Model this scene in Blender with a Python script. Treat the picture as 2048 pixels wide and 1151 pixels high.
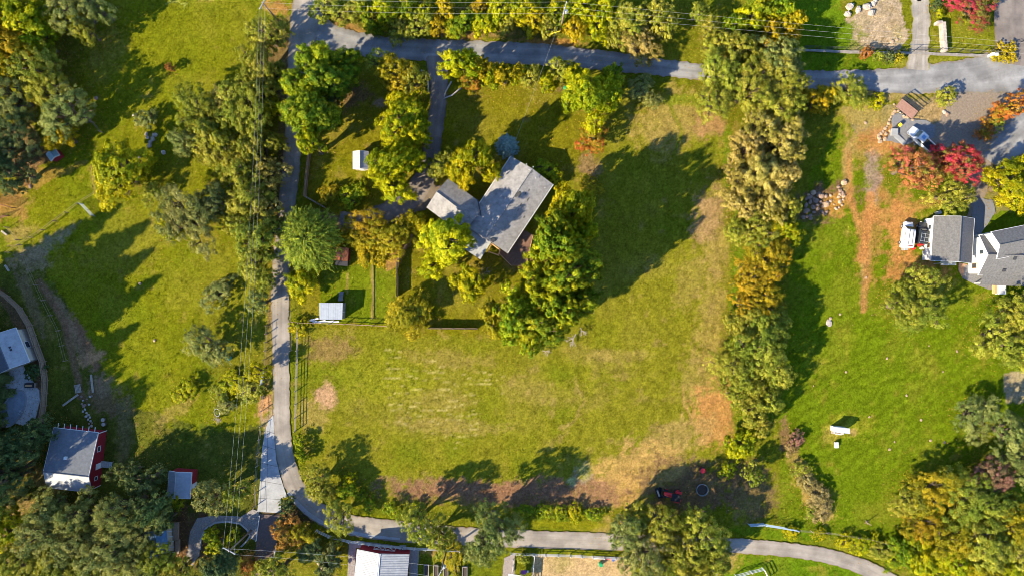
import bpy, math, random
import numpy as np
from mathutils import Vector, Matrix

for o in list(bpy.data.objects):
    bpy.data.objects.remove(o)
SC = bpy.context.scene
COL = SC.collection

# ------------------------------------------------------------------ camera, sky, sun, exposure
S = 10.5            # photograph pixels per metre on the ground
H = 120.0           # flying height of the camera
SUN_AZ = 34.0       # direction in which shadows fall, degrees above +x
SUN_EL = 30.0
cam = bpy.data.cameras.new("camera")
camo = bpy.data.objects.new("camera", cam)
COL.objects.link(camo)
camo.location = (0, 0, H)
camo.rotation_euler = (0, 0, 0)
cam.sensor_fit = 'HORIZONTAL'
cam.angle = 2 * math.atan(1024 / S / H)
cam.clip_start = 1.0
cam.clip_end = 9000.0
SC.camera = camo

W = bpy.data.worlds.new("World")
SC.world = W
W.use_nodes = True
wn = W.node_tree
wn.nodes.clear()
sky = wn.nodes.new("ShaderNodeTexSky")
sky.sky_type = 'NISHITA'
sky.sun_disc = False
sky.sun_elevation = math.radians(SUN_EL)
# light comes from the opposite side of the shadow direction
ldx, ldy = -math.cos(math.radians(SUN_AZ)), -math.sin(math.radians(SUN_AZ))
sky.sun_rotation = math.atan2(ldx, ldy) % (2 * math.pi)
sky.air_density = 1.0
sky.dust_density = 0.1
sky.altitude = 2500.0
sky.ozone_density = 4.0
bg = wn.nodes.new("ShaderNodeBackground")
bg.inputs[1].default_value = 0.15
wo = wn.nodes.new("ShaderNodeOutputWorld")
wn.links.new(sky.outputs[0], bg.inputs[0])
wn.links.new(bg.outputs[0], wo.inputs[0])

sl = bpy.data.lights.new("sun", 'SUN')
sl.energy = 4.9
sl.angle = math.radians(0.55)
sl.color = (1.0, 0.86, 0.60)
so = bpy.data.objects.new("sun", sl)
COL.objects.link(so)
ce = math.cos(math.radians(SUN_EL))
sundir = Vector((-ldx * ce, -ldy * ce, -math.sin(math.radians(SUN_EL))))
so.rotation_euler = sundir.to_track_quat('-Z', 'Y').to_euler()
so.location = (-60, -40, 80)

SC.view_settings.view_transform = 'Standard'
SC.view_settings.look = 'None'
SC.view_settings.exposure = 1.5
SC.view_settings.gamma = 1.0
SC.view_settings.use_curve_mapping = False
SC.render.engine = 'CYCLES'
SC.cycles.filter_width = 0.9
SC.cycles.max_bounces = 5
SC.cycles.diffuse_bounces = 3
SC.cycles.transmission_bounces = 3
SC.cycles.glossy_bounces = 2


def P(px, py, z=0.0):
    k = (H - z) / H / S
    return Vector(((px - 1024) * k, (575.5 - py) * k, z))


# ------------------------------------------------------------------ materials
MATS = {}


def mat(name, col, rough=0.8, var=0.25, scale=3.0, col2=None, bump=0.0, metal=0.0, spec=0.3, emit=None,
        stretch=None, detail=6.0, bands=0.0):
    if name in MATS:
        return MATS[name]
    m = bpy.data.materials.new(name)
    m.use_nodes = True
    nt = m.node_tree
    b = nt.nodes["Principled BSDF"]
    b.inputs["Roughness"].default_value = rough
    b.inputs["Metallic"].default_value = metal
    b.inputs["Specular IOR Level"].default_value = spec
    tc = nt.nodes.new("ShaderNodeTexCoord")
    src = tc.outputs["Object"]
    if stretch:
        mp = nt.nodes.new("ShaderNodeMapping")
        mp.inputs["Scale"].default_value = stretch
        nt.links.new(src, mp.inputs["Vector"])
        src = mp.outputs[0]
    n = nt.nodes.new("ShaderNodeTexNoise")
    n.inputs["Scale"].default_value = scale
    n.inputs["Detail"].default_value = detail
    n.inputs["Roughness"].default_value = 0.65
    nt.links.new(src, n.inputs["Vector"])
    r = nt.nodes.new("ShaderNodeValToRGB")
    c2 = col2 or tuple(min(1, c * (1 + var)) for c in col)
    c1 = tuple(c * (1 - var) for c in col)
    r.color_ramp.elements[0].position = 0.3
    r.color_ramp.elements[0].color = (*c1, 1)
    r.color_ramp.elements[1].position = 0.7
    r.color_ramp.elements[1].color = (*c2, 1)
    nt.links.new(n.outputs["Fac"], r.inputs[0])
    if bands:
        wv = nt.nodes.new("ShaderNodeTexWave")
        wv.inputs["Scale"].default_value = 0.314 / bands
        wv.inputs["Distortion"].default_value = 1.2
        wv.inputs["Detail"].default_value = 3
        nt.links.new(tc.outputs["Object"], wv.inputs["Vector"])
        wr = nt.nodes.new("ShaderNodeValToRGB")
        wr.color_ramp.elements[0].position = 0.1
        wr.color_ramp.elements[0].color = (0.87, 0.87, 0.87, 1)
        wr.color_ramp.elements[1].position = 0.5
        wr.color_ramp.elements[1].color = (1.03, 1.03, 1.03, 1)
        nt.links.new(wv.outputs["Fac"], wr.inputs[0])
        mu = nt.nodes.new("ShaderNodeMixRGB")
        mu.blend_type = 'MULTIPLY'
        mu.inputs[0].default_value = 1.0
        nt.links.new(r.outputs[0], mu.inputs[1])
        nt.links.new(wr.outputs[0], mu.inputs[2])
        nt.links.new(mu.outputs[0], b.inputs["Base Color"])
    else:
        nt.links.new(r.outputs[0], b.inputs["Base Color"])
    if bump:
        n2 = nt.nodes.new("ShaderNodeTexNoise")
        n2.inputs["Scale"].default_value = scale * 5
        n2.inputs["Detail"].default_value = 4
        nt.links.new(src, n2.inputs["Vector"])
        bp = nt.nodes.new("ShaderNodeBump")
        bp.inputs["Strength"].default_value = bump
        bp.inputs["Distance"].default_value = 0.05
        nt.links.new(n2.outputs["Fac"], bp.inputs["Height"])
        nt.links.new(bp.outputs[0], b.inputs["Normal"])
    MATS[name] = m
    return m


def road_mat(name, col, edge, track, scale=1.2, var=0.3):
    """u runs along the road, v across (0..1): worn wheel tracks and dusty edges."""
    m = bpy.data.materials.new(name)
    m.use_nodes = True
    nt = m.node_tree
    L = nt.links
    b = nt.nodes["Principled BSDF"]
    b.inputs["Roughness"].default_value = 0.9
    b.inputs["Specular IOR Level"].default_value = 0.2
    uv = nt.nodes.new("ShaderNodeUVMap")
    uv.uv_map = "UVMap"
    sep = nt.nodes.new("ShaderNodeSeparateXYZ")
    L.new(uv.outputs[0], sep.inputs[0])
    tc = nt.nodes.new("ShaderNodeTexCoord")
    n = nt.nodes.new("ShaderNodeTexNoise")
    n.inputs["Scale"].default_value = scale
    n.inputs["Detail"].default_value = 8
    n.inputs["Roughness"].default_value = 0.7
    L.new(tc.outputs["Object"], n.inputs["Vector"])
    mpu = nt.nodes.new("ShaderNodeMapping")
    mpu.inputs["Scale"].default_value = (0.12, 9.0, 1)
    L.new(uv.outputs[0], mpu.inputs["Vector"])
    n3 = nt.nodes.new("ShaderNodeTexNoise")
    n3.inputs["Scale"].default_value = 1.0
    n3.inputs["Detail"].default_value = 5
    L.new(mpu.outputs[0], n3.inputs["Vector"])
    add = nt.nodes.new("ShaderNodeMath")
    add.operation = 'MULTIPLY_ADD'
    add.inputs[1].default_value = 0.16
    L.new(n.outputs["Fac"], add.inputs[0])
    L.new(sep.outputs[1], add.inputs[2])
    off = nt.nodes.new("ShaderNodeMath")
    off.operation = 'SUBTRACT'
    off.inputs[1].default_value = 0.08
    L.new(add.outputs[0], off.inputs[0])
    ramp = nt.nodes.new("ShaderNodeValToRGB")
    e = ramp.color_ramp.elements
    e[0].position = 0.0
    e[0].color = (*edge, 1)
    e[1].position = 1.0
    e[1].color = (*edge, 1)
    for p, c in ((0.07, col), (0.27, track), (0.5, col), (0.73, track), (0.93, col)):
        k = e.new(p)
        k.color = (*c, 1)
    L.new(off.outputs[0], ramp.inputs[0])
    mul = nt.nodes.new("ShaderNodeMixRGB")
    mul.blend_type = 'MULTIPLY'
    mul.inputs[0].default_value = 1.0
    r2 = nt.nodes.new("ShaderNodeValToRGB")
    r2.color_ramp.elements[0].position = 0.25
    r2.color_ramp.elements[0].color = (1 - var, 1 - var, 1 - var, 1)
    r2.color_ramp.elements[1].position = 0.75
    r2.color_ramp.elements[1].color = (1 + var * 0.5, 1 + var * 0.5, 1 + var * 0.5, 1)
    mixn = nt.nodes.new("ShaderNodeMath")
    mixn.operation = 'ADD'
    hl = nt.nodes.new("ShaderNodeMath")
    hl.operation = 'MULTIPLY'
    hl.inputs[1].default_value = 0.5
    L.new(n.outputs["Fac"], mixn.inputs[0])
    L.new(n3.outputs["Fac"], mixn.inputs[1])
    L.new(mixn.outputs[0], hl.inputs[0])
    L.new(hl.outputs[0], r2.inputs[0])
    L.new(ramp.outputs[0], mul.inputs[1])
    L.new(r2.outputs[0], mul.inputs[2])
    nb_ = nt.nodes.new("ShaderNodeTexNoise")
    nb_.inputs["Scale"].default_value = 0.28
    nb_.inputs["Detail"].default_value = 5
    L.new(tc.outputs["Object"], nb_.inputs["Vector"])
    rb = nt.nodes.new("ShaderNodeValToRGB")
    rb.color_ramp.elements[0].position = 0.38
    rb.color_ramp.elements[0].color = (0.74, 0.73, 0.72, 1)
    rb.color_ramp.elements[1].position = 0.6
    rb.color_ramp.elements[1].color = (1.08, 1.07, 1.05, 1)
    L.new(nb_.outputs["Fac"], rb.inputs[0])
    mul2 = nt.nodes.new("ShaderNodeMixRGB")
    mul2.blend_type = 'MULTIPLY'
    mul2.inputs[0].default_value = 1.0
    L.new(mul.outputs[0], mul2.inputs[1])
    L.new(rb.outputs[0], mul2.inputs[2])
    L.new(mul2.outputs[0], b.inputs["Base Color"])
    n4 = nt.nodes.new("ShaderNodeTexNoise")
    n4.inputs["Scale"].default_value = 8
    L.new(tc.outputs["Object"], n4.inputs["Vector"])
    bp = nt.nodes.new("ShaderNodeBump")
    bp.inputs["Strength"].default_value = 0.35
    bp.inputs["Distance"].default_value = 0.05
    L.new(n4.outputs["Fac"], bp.inputs["Height"])
    L.new(bp.outputs[0], b.inputs["Normal"])
    return m


def attr_mat(name, attr, rough=0.9, noise_scale=2.5, amount=0.35, bump=0.5, translucent=0.0):
    m = bpy.data.materials.new(name)
    m.use_nodes = True
    nt = m.node_tree
    L = nt.links
    b = nt.nodes["Principled BSDF"]
    b.inputs["Roughness"].default_value = rough
    b.inputs["Specular IOR Level"].default_value = 0.0
    at = nt.nodes.new("ShaderNodeAttribute")
    at.attribute_name = attr
    tc = nt.nodes.new("ShaderNodeTexCoord")
    n = nt.nodes.new("ShaderNodeTexNoise")
    n.inputs["Scale"].default_value = noise_scale
    n.inputs["Detail"].default_value = 8
    n.inputs["Roughness"].default_value = 0.75
    L.new(tc.outputs["Object"], n.inputs["Vector"])
    r2 = nt.nodes.new("ShaderNodeValToRGB")
    r2.color_ramp.elements[0].position = 0.32
    v = 1 - amount
    r2.color_ramp.elements[0].color = (v, v * 1.0, v * 0.85, 1)
    r2.color_ramp.elements[1].position = 0.68
    v = 1 + amount
    r2.color_ramp.elements[1].color = (v, v * 0.98, v, 1)
    L.new(n.outputs["Fac"], r2.inputs[0])
    mul = nt.nodes.new("ShaderNodeMixRGB")
    mul.blend_type = 'MULTIPLY'
    mul.inputs[0].default_value = 1.0
    L.new(at.outputs["Color"], mul.inputs[1])
    L.new(r2.outputs[0], mul.inputs[2])
    L.new(mul.outputs[0], b.inputs["Base Color"])
    if bump:
        n4 = nt.nodes.new("ShaderNodeTexNoise")
        n4.inputs["Scale"].default_value = 5.5
        n4.inputs["Detail"].default_value = 6
        n4.inputs["Roughness"].default_value = 0.7
        L.new(tc.outputs["Object"], n4.inputs["Vector"])
        bp = nt.nodes.new("ShaderNodeBump")
        bp.inputs["Strength"].default_value = bump
        bp.inputs["Distance"].default_value = 0.12
        L.new(n4.outputs["Fac"], bp.inputs["Height"])
        L.new(bp.outputs[0], b.inputs["Normal"])
    return m


def leaf_mat(name, c1, c2, c3):
    """leaf colour varies from clump to clump (attribute r) and leaf to leaf (attribute g)."""
    m = bpy.data.materials.new("leaf_" + name)
    m.use_nodes = True
    nt = m.node_tree
    L = nt.links
    b = nt.nodes["Principled BSDF"]
    b.inputs["Roughness"].default_value = 0.55
    b.inputs["Specular IOR Level"].default_value = 0.08
    at = nt.nodes.new("ShaderNodeAttribute")
    at.attribute_name = "tint"
    sep = nt.nodes.new("ShaderNodeSeparateColor")
    L.new(at.outputs["Color"], sep.inputs[0])
    ramp = nt.nodes.new("ShaderNodeValToRGB")
    e = ramp.color_ramp.elements
    e[0].position = 0.05
    e[0].color = (*c1, 1)
    e[1].position = 0.95
    e[1].color = (*c3, 1)
    k = e.new(0.5)
    k.color = (*c2, 1)
    L.new(sep.outputs[0], ramp.inputs[0])
    oi = nt.nodes.new("ShaderNodeObjectInfo")
    hs = nt.nodes.new("ShaderNodeHueSaturation")
    mr = nt.nodes.new("ShaderNodeMapRange")
    mr.inputs["To Min"].default_value = 0.485
    mr.inputs["To Max"].default_value = 0.515
    L.new(oi.outputs["Random"], mr.inputs[0])
    L.new(mr.outputs[0], hs.inputs["Hue"])
    mv = nt.nodes.new("ShaderNodeMapRange")
    mv.inputs["To Min"].default_value = 0.65
    mv.inputs["To Max"].default_value = 1.35
    L.new(sep.outputs[1], mv.inputs[0])
    L.new(mv.outputs[0], hs.inputs["Value"])
    L.new(ramp.outputs[0], hs.inputs["Color"])
    L.new(hs.outputs[0], b.inputs["Base Color"])
    tr = nt.nodes.new("ShaderNodeBsdfTranslucent")
    L.new(hs.outputs[0], tr.inputs["Color"])
    mx = nt.nodes.new("ShaderNodeMixShader")
    mx.inputs[0].default_value = 0.33
    L.new(b.outputs[0], mx.inputs[1])
    L.new(tr.outputs[0], mx.inputs[2])
    out = nt.nodes["Material Output"]
    L.new(mx.outputs[0], out.inputs["Surface"])
    return m


LEAF = {
    'olive': leaf_mat('olive', (0.175, 0.215, 0.02), (0.295, 0.31, 0.032), (0.42, 0.39, 0.05)),
    'sage': leaf_mat('sage', (0.135, 0.175, 0.042), (0.235, 0.255, 0.062), (0.35, 0.345, 0.09)),
    'deep': leaf_mat('deep', (0.055, 0.1, 0.032), (0.105, 0.15, 0.045), (0.19, 0.215, 0.062)),
    'green': leaf_mat('green', (0.12, 0.195, 0.008), (0.25, 0.3, 0.01), (0.42, 0.41, 0.012)),
    'forest': leaf_mat('forest', (0.09, 0.165, 0.009), (0.225, 0.275, 0.011), (0.42, 0.405, 0.013)),
    'lime': leaf_mat('lime', (0.2, 0.25, 0.006), (0.365, 0.36, 0.007), (0.52, 0.45, 0.009)),
    'gold':    leaf_mat('gold',    (0.290, 0.240, 0.008), (0.430, 0.320, 0.010), (0.540, 0.390, 0.014)),
    'mustard': leaf_mat('mustard', (0.23, 0.21, 0.01), (0.37, 0.29, 0.014), (0.48, 0.34, 0.02)),
    'tan': leaf_mat('tan', (0.25, 0.215, 0.036), (0.4, 0.325, 0.07), (0.54, 0.44, 0.125)),
    'orange': leaf_mat('orange', (0.2, 0.23, 0.016), (0.42, 0.24, 0.022), (0.48, 0.17, 0.035)),
    'coral': leaf_mat('coral', (0.2, 0.22, 0.03), (0.44, 0.2, 0.05), (0.5, 0.13, 0.09)),
    'red': leaf_mat('red', (0.17, 0.18, 0.03), (0.38, 0.05, 0.05), (0.5, 0.04, 0.08)),
    'rust':    leaf_mat('rust',    (0.260, 0.150, 0.025), (0.360, 0.170, 0.035), (0.460, 0.200, 0.050)),
    'pink':    leaf_mat('pink',    (0.160, 0.150, 0.060), (0.270, 0.160, 0.090), (0.360, 0.180, 0.130)),
    'blue':    leaf_mat('blue',    (0.100, 0.200, 0.190), (0.180, 0.300, 0.280), (0.280, 0.400, 0.370)),
    'teal': leaf_mat('teal', (0.12, 0.185, 0.02), (0.23, 0.28, 0.028), (0.37, 0.385, 0.034)),
    'straw':   leaf_mat('straw',   (0.220, 0.170, 0.050), (0.310, 0.240, 0.080), (0.400, 0.310, 0.120)),
}
M_bark = mat('bark', (0.11, 0.08, 0.055), 0.9, 0.4, 6, bump=0.6)
M_dead = mat('dead_wood', (0.34, 0.29, 0.25), 0.85, 0.3, 8)
M_wood = mat('weathered_wood', (0.27, 0.19, 0.13), 0.85, 0.3, 4, bump=0.3)
M_rail = mat('grey_fence_wood', (0.30, 0.25, 0.20), 0.85, 0.3, 4)
M_white = mat('white_paint', (0.58, 0.58, 0.58), 0.5, 0.06, 2)
M_whiteroof = mat('white_metal_roof', (0.28, 0.29, 0.31), 0.5, 0.2, 1.2, spec=0.4)
M_metalroof = mat('grey_metal_roof', (0.30, 0.33, 0.37), 0.45, 0.12, 1.5, metal=0.3)
M_shingle = mat('grey_shingle', (0.245, 0.235, 0.235), 0.9, 0.3, 1.2, bump=0.5, detail=10, bands=0.16)
M_shingle2 = mat('charcoal_shingle', (0.118, 0.115, 0.116), 0.9, 0.3, 3.0, bump=0.6, detail=10, bands=0.16)
M_barnroof = mat('blue_grey_shingle', (0.125, 0.135, 0.155), 0.9, 0.2, 2.0, bump=0.4, detail=10, bands=0.16)  # tone lowered to carry the shade on the barn's long slope
M_redwall = mat('barn_red_paint', (0.24, 0.014, 0.022), 0.7, 0.15, 2)
M_darkred = mat('dark_red_paint', (0.16, 0.015, 0.02), 0.7, 0.2, 2)
M_tanwall = mat('tan_siding', (0.50, 0.34, 0.17), 0.8, 0.12, 2)
M_beigewall = mat('beige_siding', (0.45, 0.38, 0.30), 0.8, 0.1, 2)
M_glass = mat('window_glass', (0.03, 0.04, 0.05), 0.1, 0.2, 1, spec=0.6)
M_dark = mat('dark_metal', (0.035, 0.035, 0.04), 0.5, 0.2, 4)
M_black = mat('black_rubber', (0.018, 0.018, 0.02), 0.8, 0.2, 4)
M_steel = mat('galvanised_steel', (0.42, 0.45, 0.48), 0.45, 0.12, 3, metal=0.5)
M_blueroof = mat('blue_tarp_roof', (0.13, 0.27, 0.46), 0.55, 0.15, 2)
M_redpaint = mat('red_machine_paint', (0.62, 0.02, 0.025), 0.4, 0.12, 3, spec=0.5)
M_deck = mat('deck_boards', (0.17, 0.095, 0.065), 0.8, 0.3, 3)
M_conc = mat('concrete', (0.28, 0.285, 0.295), 0.85, 0.22, 0.6, bump=0.15)
M_stone = mat('tan_granite', (0.36, 0.25, 0.165), 0.9, 0.4, 1.5, bump=0.6)
M_stoneg = mat('grey_granite', (0.22, 0.15, 0.115), 0.9, 0.4, 1.5, bump=0.6)
M_stonew = mat('pale_granite', (0.36, 0.31, 0.27), 0.9, 0.35, 1.5, bump=0.6)
M_gravel = mat('blue_gravel', (0.165, 0.165, 0.175), 0.95, 0.35, 5, bump=0.5, detail=10)
M_cobble = mat('cobble_gravel', (0.21, 0.19, 0.18), 0.95, 0.55, 4, bump=0.6, detail=8)
M_teal = mat('teal_plastic', (0.02, 0.30, 0.30), 0.5, 0.1, 3)
M_greenp = mat('green_plastic', (0.015, 0.26, 0.10), 0.5, 0.1, 3)
M_wire = mat('aluminium_wire', (0.55, 0.55, 0.53), 0.5, 0.05, 2)
M_pole = mat('pole_timber', (0.20, 0.14, 0.10), 0.85, 0.25, 4)
M_pool = mat('pool_cover', (0.25, 0.29, 0.34), 0.5, 0.25, 0.8)
M_patio = mat('patio_stone', (0.46, 0.45, 0.44), 0.9, 0.25, 1.6, bump=0.3)
M_rustroof = mat('rusty_roof', (0.40, 0.13, 0.05), 0.7, 0.4, 3)
M_carwhite = mat('white_car_paint', (0.6, 0.6, 0.61), 0.25, 0.03, 1, spec=0.6)
M_cardark = mat('dark_car_paint', (0.022, 0.026, 0.032), 0.25, 0.1, 1, spec=0.6)
M_pinkp = mat('purple_cloth', (0.22, 0.06, 0.20), 0.8, 0.15, 4)
M_yellow = mat('yellow_plastic', (0.75, 0.52, 0.03), 0.5, 0.1, 3)
M_soil = mat('bed_soil', (0.06, 0.045, 0.035), 0.95, 0.3, 6)
M_orangew = mat('raw_timber', (0.50, 0.29, 0.14), 0.8, 0.2, 3)


# ------------------------------------------------------------------ mesh helpers
class MB:
    def __init__(s):
        s.v = []
        s.f = []

    def add(s, vs, fs):
        n = len(s.v)
        s.v += [tuple(v) for v in vs]
        s.f += [tuple(i + n for i in f) for f in fs]
        return s

    def box(s, c, size, rz=0.0, taper=1.0, rx=0.0, ry=0.0):
        hx, hy, hz = size[0] / 2, size[1] / 2, size[2] / 2
        R = Matrix.Rotation(rz, 3, 'Z') @ Matrix.Rotation(ry, 3, 'Y') @ Matrix.Rotation(rx, 3, 'X')
        vs = []
        for z in (-1, 1):
            t = taper if z > 0 else 1.0
            for x, y in ((-1, -1), (1, -1), (1, 1), (-1, 1)):
                vs.append(R @ Vector((x * hx * t, y * hy * t, z * hz)) + Vector(c))
        return s.add(vs, [(3, 2, 1, 0), (4, 5, 6, 7), (0, 1, 5, 4), (1, 2, 6, 5), (2, 3, 7, 6), (3, 0, 4, 7)])

    def prism(s, pts, z0, z1):
        n = len(pts)
        vs = [(p[0], p[1], z0) for p in pts] + [(p[0], p[1], z1) for p in pts]
        fs = [tuple(range(n - 1, -1, -1)), tuple(range(n, 2 * n))]
        fs += [(i, (i + 1) % n, n + (i + 1) % n, n + i) for i in range(n)]
        return s.add(vs, fs)

    def slab(s, quad, t):
        """quad: 4 points (top surface), thickened downwards by t"""
        q = [Vector(p) for p in quad]
        vs = q + [p - Vector((0, 0, t)) for p in q]
        return s.add(vs, [(0, 1, 2, 3), (7, 6, 5, 4), (0, 4, 5, 1), (1, 5, 6, 2), (2, 6, 7, 3), (3, 7, 4, 0)])

    def tube(s, pts, radii, n=6, cap=True):
        pts = [Vector(p) for p in pts]
        if not hasattr(radii, '__len__'):
            radii = [radii] * len(pts)
        rings = []
        up = Vector((0.13, 0.31, 0.94))
        base = len(s.v)
        for i, p in enumerate(pts):
            d = (pts[min(i + 1, len(pts) - 1)] - pts[max(i - 1, 0)])
            if d.length < 1e-6:
                d = Vector((0, 0, 1))
            d.normalize()
            a = d.cross(up)
            if a.length < 0.05:
                a = d.cross(Vector((1, 0, 0)))
            a.normalize()
            b = d.cross(a)
            for k in range(n):
                t = 2 * math.pi * k / n
                s.v.append(tuple(p + (a * math.cos(t) + b * math.sin(t)) * radii[i]))
        for i in range(len(pts) - 1):
            for k in range(n):
                k2 = (k + 1) % n
                s.f.append((base + i * n + k, base + i * n + k2, base + (i + 1) * n + k2, base + (i + 1) * n + k))
        if cap:
            s.f.append(tuple(base + k for k in range(n - 1, -1, -1)))
            e = base + (len(pts) - 1) * n
            s.f.append(tuple(e + k for k in range(n)))
        return s

    def lathe(s, c, prof, n=12):
        """prof: list of (r, z)"""
        base = len(s.v)
        for r, z in prof:
            for k in range(n):
                t = 2 * math.pi * k / n
                s.v.append((c[0] + r * math.cos(t), c[1] + r * math.sin(t), c[2] + z))
        for i in range(len(prof) - 1):
            for k in range(n):
                k2 = (k + 1) % n
                s.f.append((base + i * n + k, base + i * n + k2, base + (i + 1) * n + k2, base + (i + 1) * n + k))
        s.f.append(tuple(base + k for k in range(n - 1, -1, -1)))
        e = base + (len(prof) - 1) * n
        s.f.append(tuple(e + k for k in range(n)))
        return s

    def mesh(s, name, m, smooth=False):
        me = bpy.data.meshes.new(name)
        me.from_pydata(s.v, [], s.f)
        if m:
            me.materials.append(m)
        if smooth:
            for p in me.polygons:
                p.use_smooth = True
        me.update()
        return me

    def obj(s, name, m, parent=None, smooth=False, loc=None, rz=0.0):
        o = bpy.data.objects.new(name, s.mesh(name, m, smooth))
        COL.objects.link(o)
        if parent:
            o.parent = parent
        if loc is not None:
            o.location = loc
        o.rotation_euler = (0, 0, rz)
        return o


def link(name, me, parent=None):
    o = bpy.data.objects.new(name, me)
    COL.objects.link(o)
    if parent:
        o.parent = parent
    return o


def tag(o, label, cat, group=None):
    o['label'] = label
    o['category'] = cat
    if group:
        o['group'] = group
    return o


def thing(name, label, cat, loc, rz=0.0, group=None):
    o = bpy.data.objects.new(name, None)
    COL.objects.link(o)
    o.location = loc
    o.rotation_euler = (0, 0, rz)
    o.empty_display_size = 0.5
    return tag(o, label, cat, group)


def bevel_obj(o, w=0.03, seg=2):
    b = o.modifiers.new("bevel", 'BEVEL')
    b.width = w
    b.segments = seg
    b.limit_method = 'ANGLE'
    return o


# ------------------------------------------------------------------ noise
def vnoise(x, y, seed=0):
    xi = np.floor(x).astype(np.int64)
    yi = np.floor(y).astype(np.int64)
    xf = x - xi
    yf = y - yi

    def h(a, b):
        n = (a * 374761393 + b * 668265263 + seed * 1442695041) & 0xFFFFFFFF
        n = ((n ^ (n >> 13)) * 1274126177) & 0xFFFFFFFF
        return ((n ^ (n >> 16)) & 0xFFFF) / 65535.0
    u = xf * xf * (3 - 2 * xf)
    v = yf * yf * (3 - 2 * yf)
    return (h(xi, yi) * (1 - u) + h(xi + 1, yi) * u) * (1 - v) + (h(xi, yi + 1) * (1 - u) + h(xi + 1, yi + 1) * u) * v


def fbm(x, y, seed=0, oct=4):
    t = 0
    a = 0.5
    tot = 0
    for i in range(oct):
        t = t + a * vnoise(x * 2 ** i, y * 2 ** i, seed + i * 17)
        tot += a
        a *= 0.55
    return t / tot


def inpoly(x, y, pts):
    r = np.zeros(x.shape, bool)
    n = len(pts)
    for i in range(n):
        x0, y0 = pts[i]
        x1, y1 = pts[(i + 1) % n]
        if y0 == y1:
            continue
        c = ((y0 > y) != (y1 > y)) & (x < (x1 - x0) * (y - y0) / (y1 - y0) + x0)
        r ^= c
    return r


def distline(x, y, pts):
    d = np.full(x.shape, 1e9)
    for (x0, y0), (x1, y1) in zip(pts[:-1], pts[1:]):
        dx, dy = x1 - x0, y1 - y0
        l2 = dx * dx + dy * dy + 1e-9
        t = np.clip(((x - x0) * dx + (y - y0) * dy) / l2, 0, 1)
        d = np.minimum(d, np.hypot(x - x0 - t * dx, y - y0 - t * dy))
    return d


# ------------------------------------------------------------------ the ground: its own colours, region by region (photo pixels)
MEADOW = (0.128, 0.130, 0.013)
GRASSF = (0.150, 0.138, 0.022)
LAWN = (0.090, 0.122, 0.010)
GARDEN = (0.135, 0.120, 0.012)
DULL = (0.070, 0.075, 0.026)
DRY = (0.270, 0.190, 0.065)
STRAW = (0.340, 0.215, 0.070)
BROWN = (0.195, 0.105, 0.062)
ORANGE = (0.340, 0.160, 0.055)
LITTER = (0.135, 0.080, 0.045)
SAND = (0.360, 0.250, 0.130)
GREY = (0.190, 0.185, 0.185)
LUSH = (0.085, 0.140, 0.012)
MULCH = (0.30, 0.23, 0.18)

POLY = [  # polygon, colour, strength, edge raggedness px
    ([(-300, -300), (620, -300), (560, 560), (545, 1000), (-300, 1000)], MEADOW, 1, 6),
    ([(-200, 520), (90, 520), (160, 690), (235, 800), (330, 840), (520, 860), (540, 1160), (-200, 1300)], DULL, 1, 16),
    ([(590, 650), (1200, 650), (1180, 560), (1200, 330), (1250, 180), (1450, 180), (1480, 900), (1440, 1000), (1200, 1020), (620, 1010)], GRASSF, 1, 8),
    ([(610, 150), (1250, 130), (1200, 340), (1060, 680), (600, 650)], GARDEN, 1, 5),
    ([(640, 535), (797, 520), (797, 645), (640, 645)], LUSH, 0.55, 6),
    ([(1580, 420), (1700, 200), (2200, 420), (2300, 1300), (1560, 1060)], LAWN, 1, 8),
    ([(1450, 1110), (1650, 1115), (1800, 1151), (1850, 1300), (1440, 1300)], LUSH, 1, 4),
    ([(1690, 215), (1790, 205), (1960, 190), (2100, 210), (2100, 420), (1960, 430), (1850, 290), (1760, 290), (1700, 260)], (0.20, 0.16, 0.11), 0.9, 14),
    ([(1690, 40), (1745, 0), (1800, 0), (1815, 60), (1800, 100), (1690, 100)], MULCH, 1, 7),
    ([(1600, 85), (1560, 0), (1680, 0), (1700, 60), (1690, 140), (1600, 140)], LUSH, 0.9, 8),
    ([(1065, 1108), (1262, 1114), (1262, 1300), (1065, 1300)], SAND, 1, 1.5),
    ([(0, 340), (60, 380), (90, 330), (110, 310), (60, 240), (0, 260)], LITTER, 0.9, 12),
    ([(180, 320), (80, 375), (-30, 430), (-30, 400), (90, 340)], ORANGE, 0.35, 10),
    ([(770, 470), (825, 480), (797, 530), (780, 540), (765, 530)], (0.30, 0.15, 0.06), 0.8, 6),
    ([(2008, 745), (2100, 740), (2100, 805), (2010, 805)], MULCH, 0.9, 3),
    ([(590, 10), (1350, 10), (1350, 80), (1000, 75), (640, 60)], (0.10, 0.085, 0.03), 0.8, 8),
    ([(510, 60), (590, 30), (572, 560), (540, 780), (520, 780), (545, 520), (560, 200)], LITTER, 0.75, 6),
]
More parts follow.
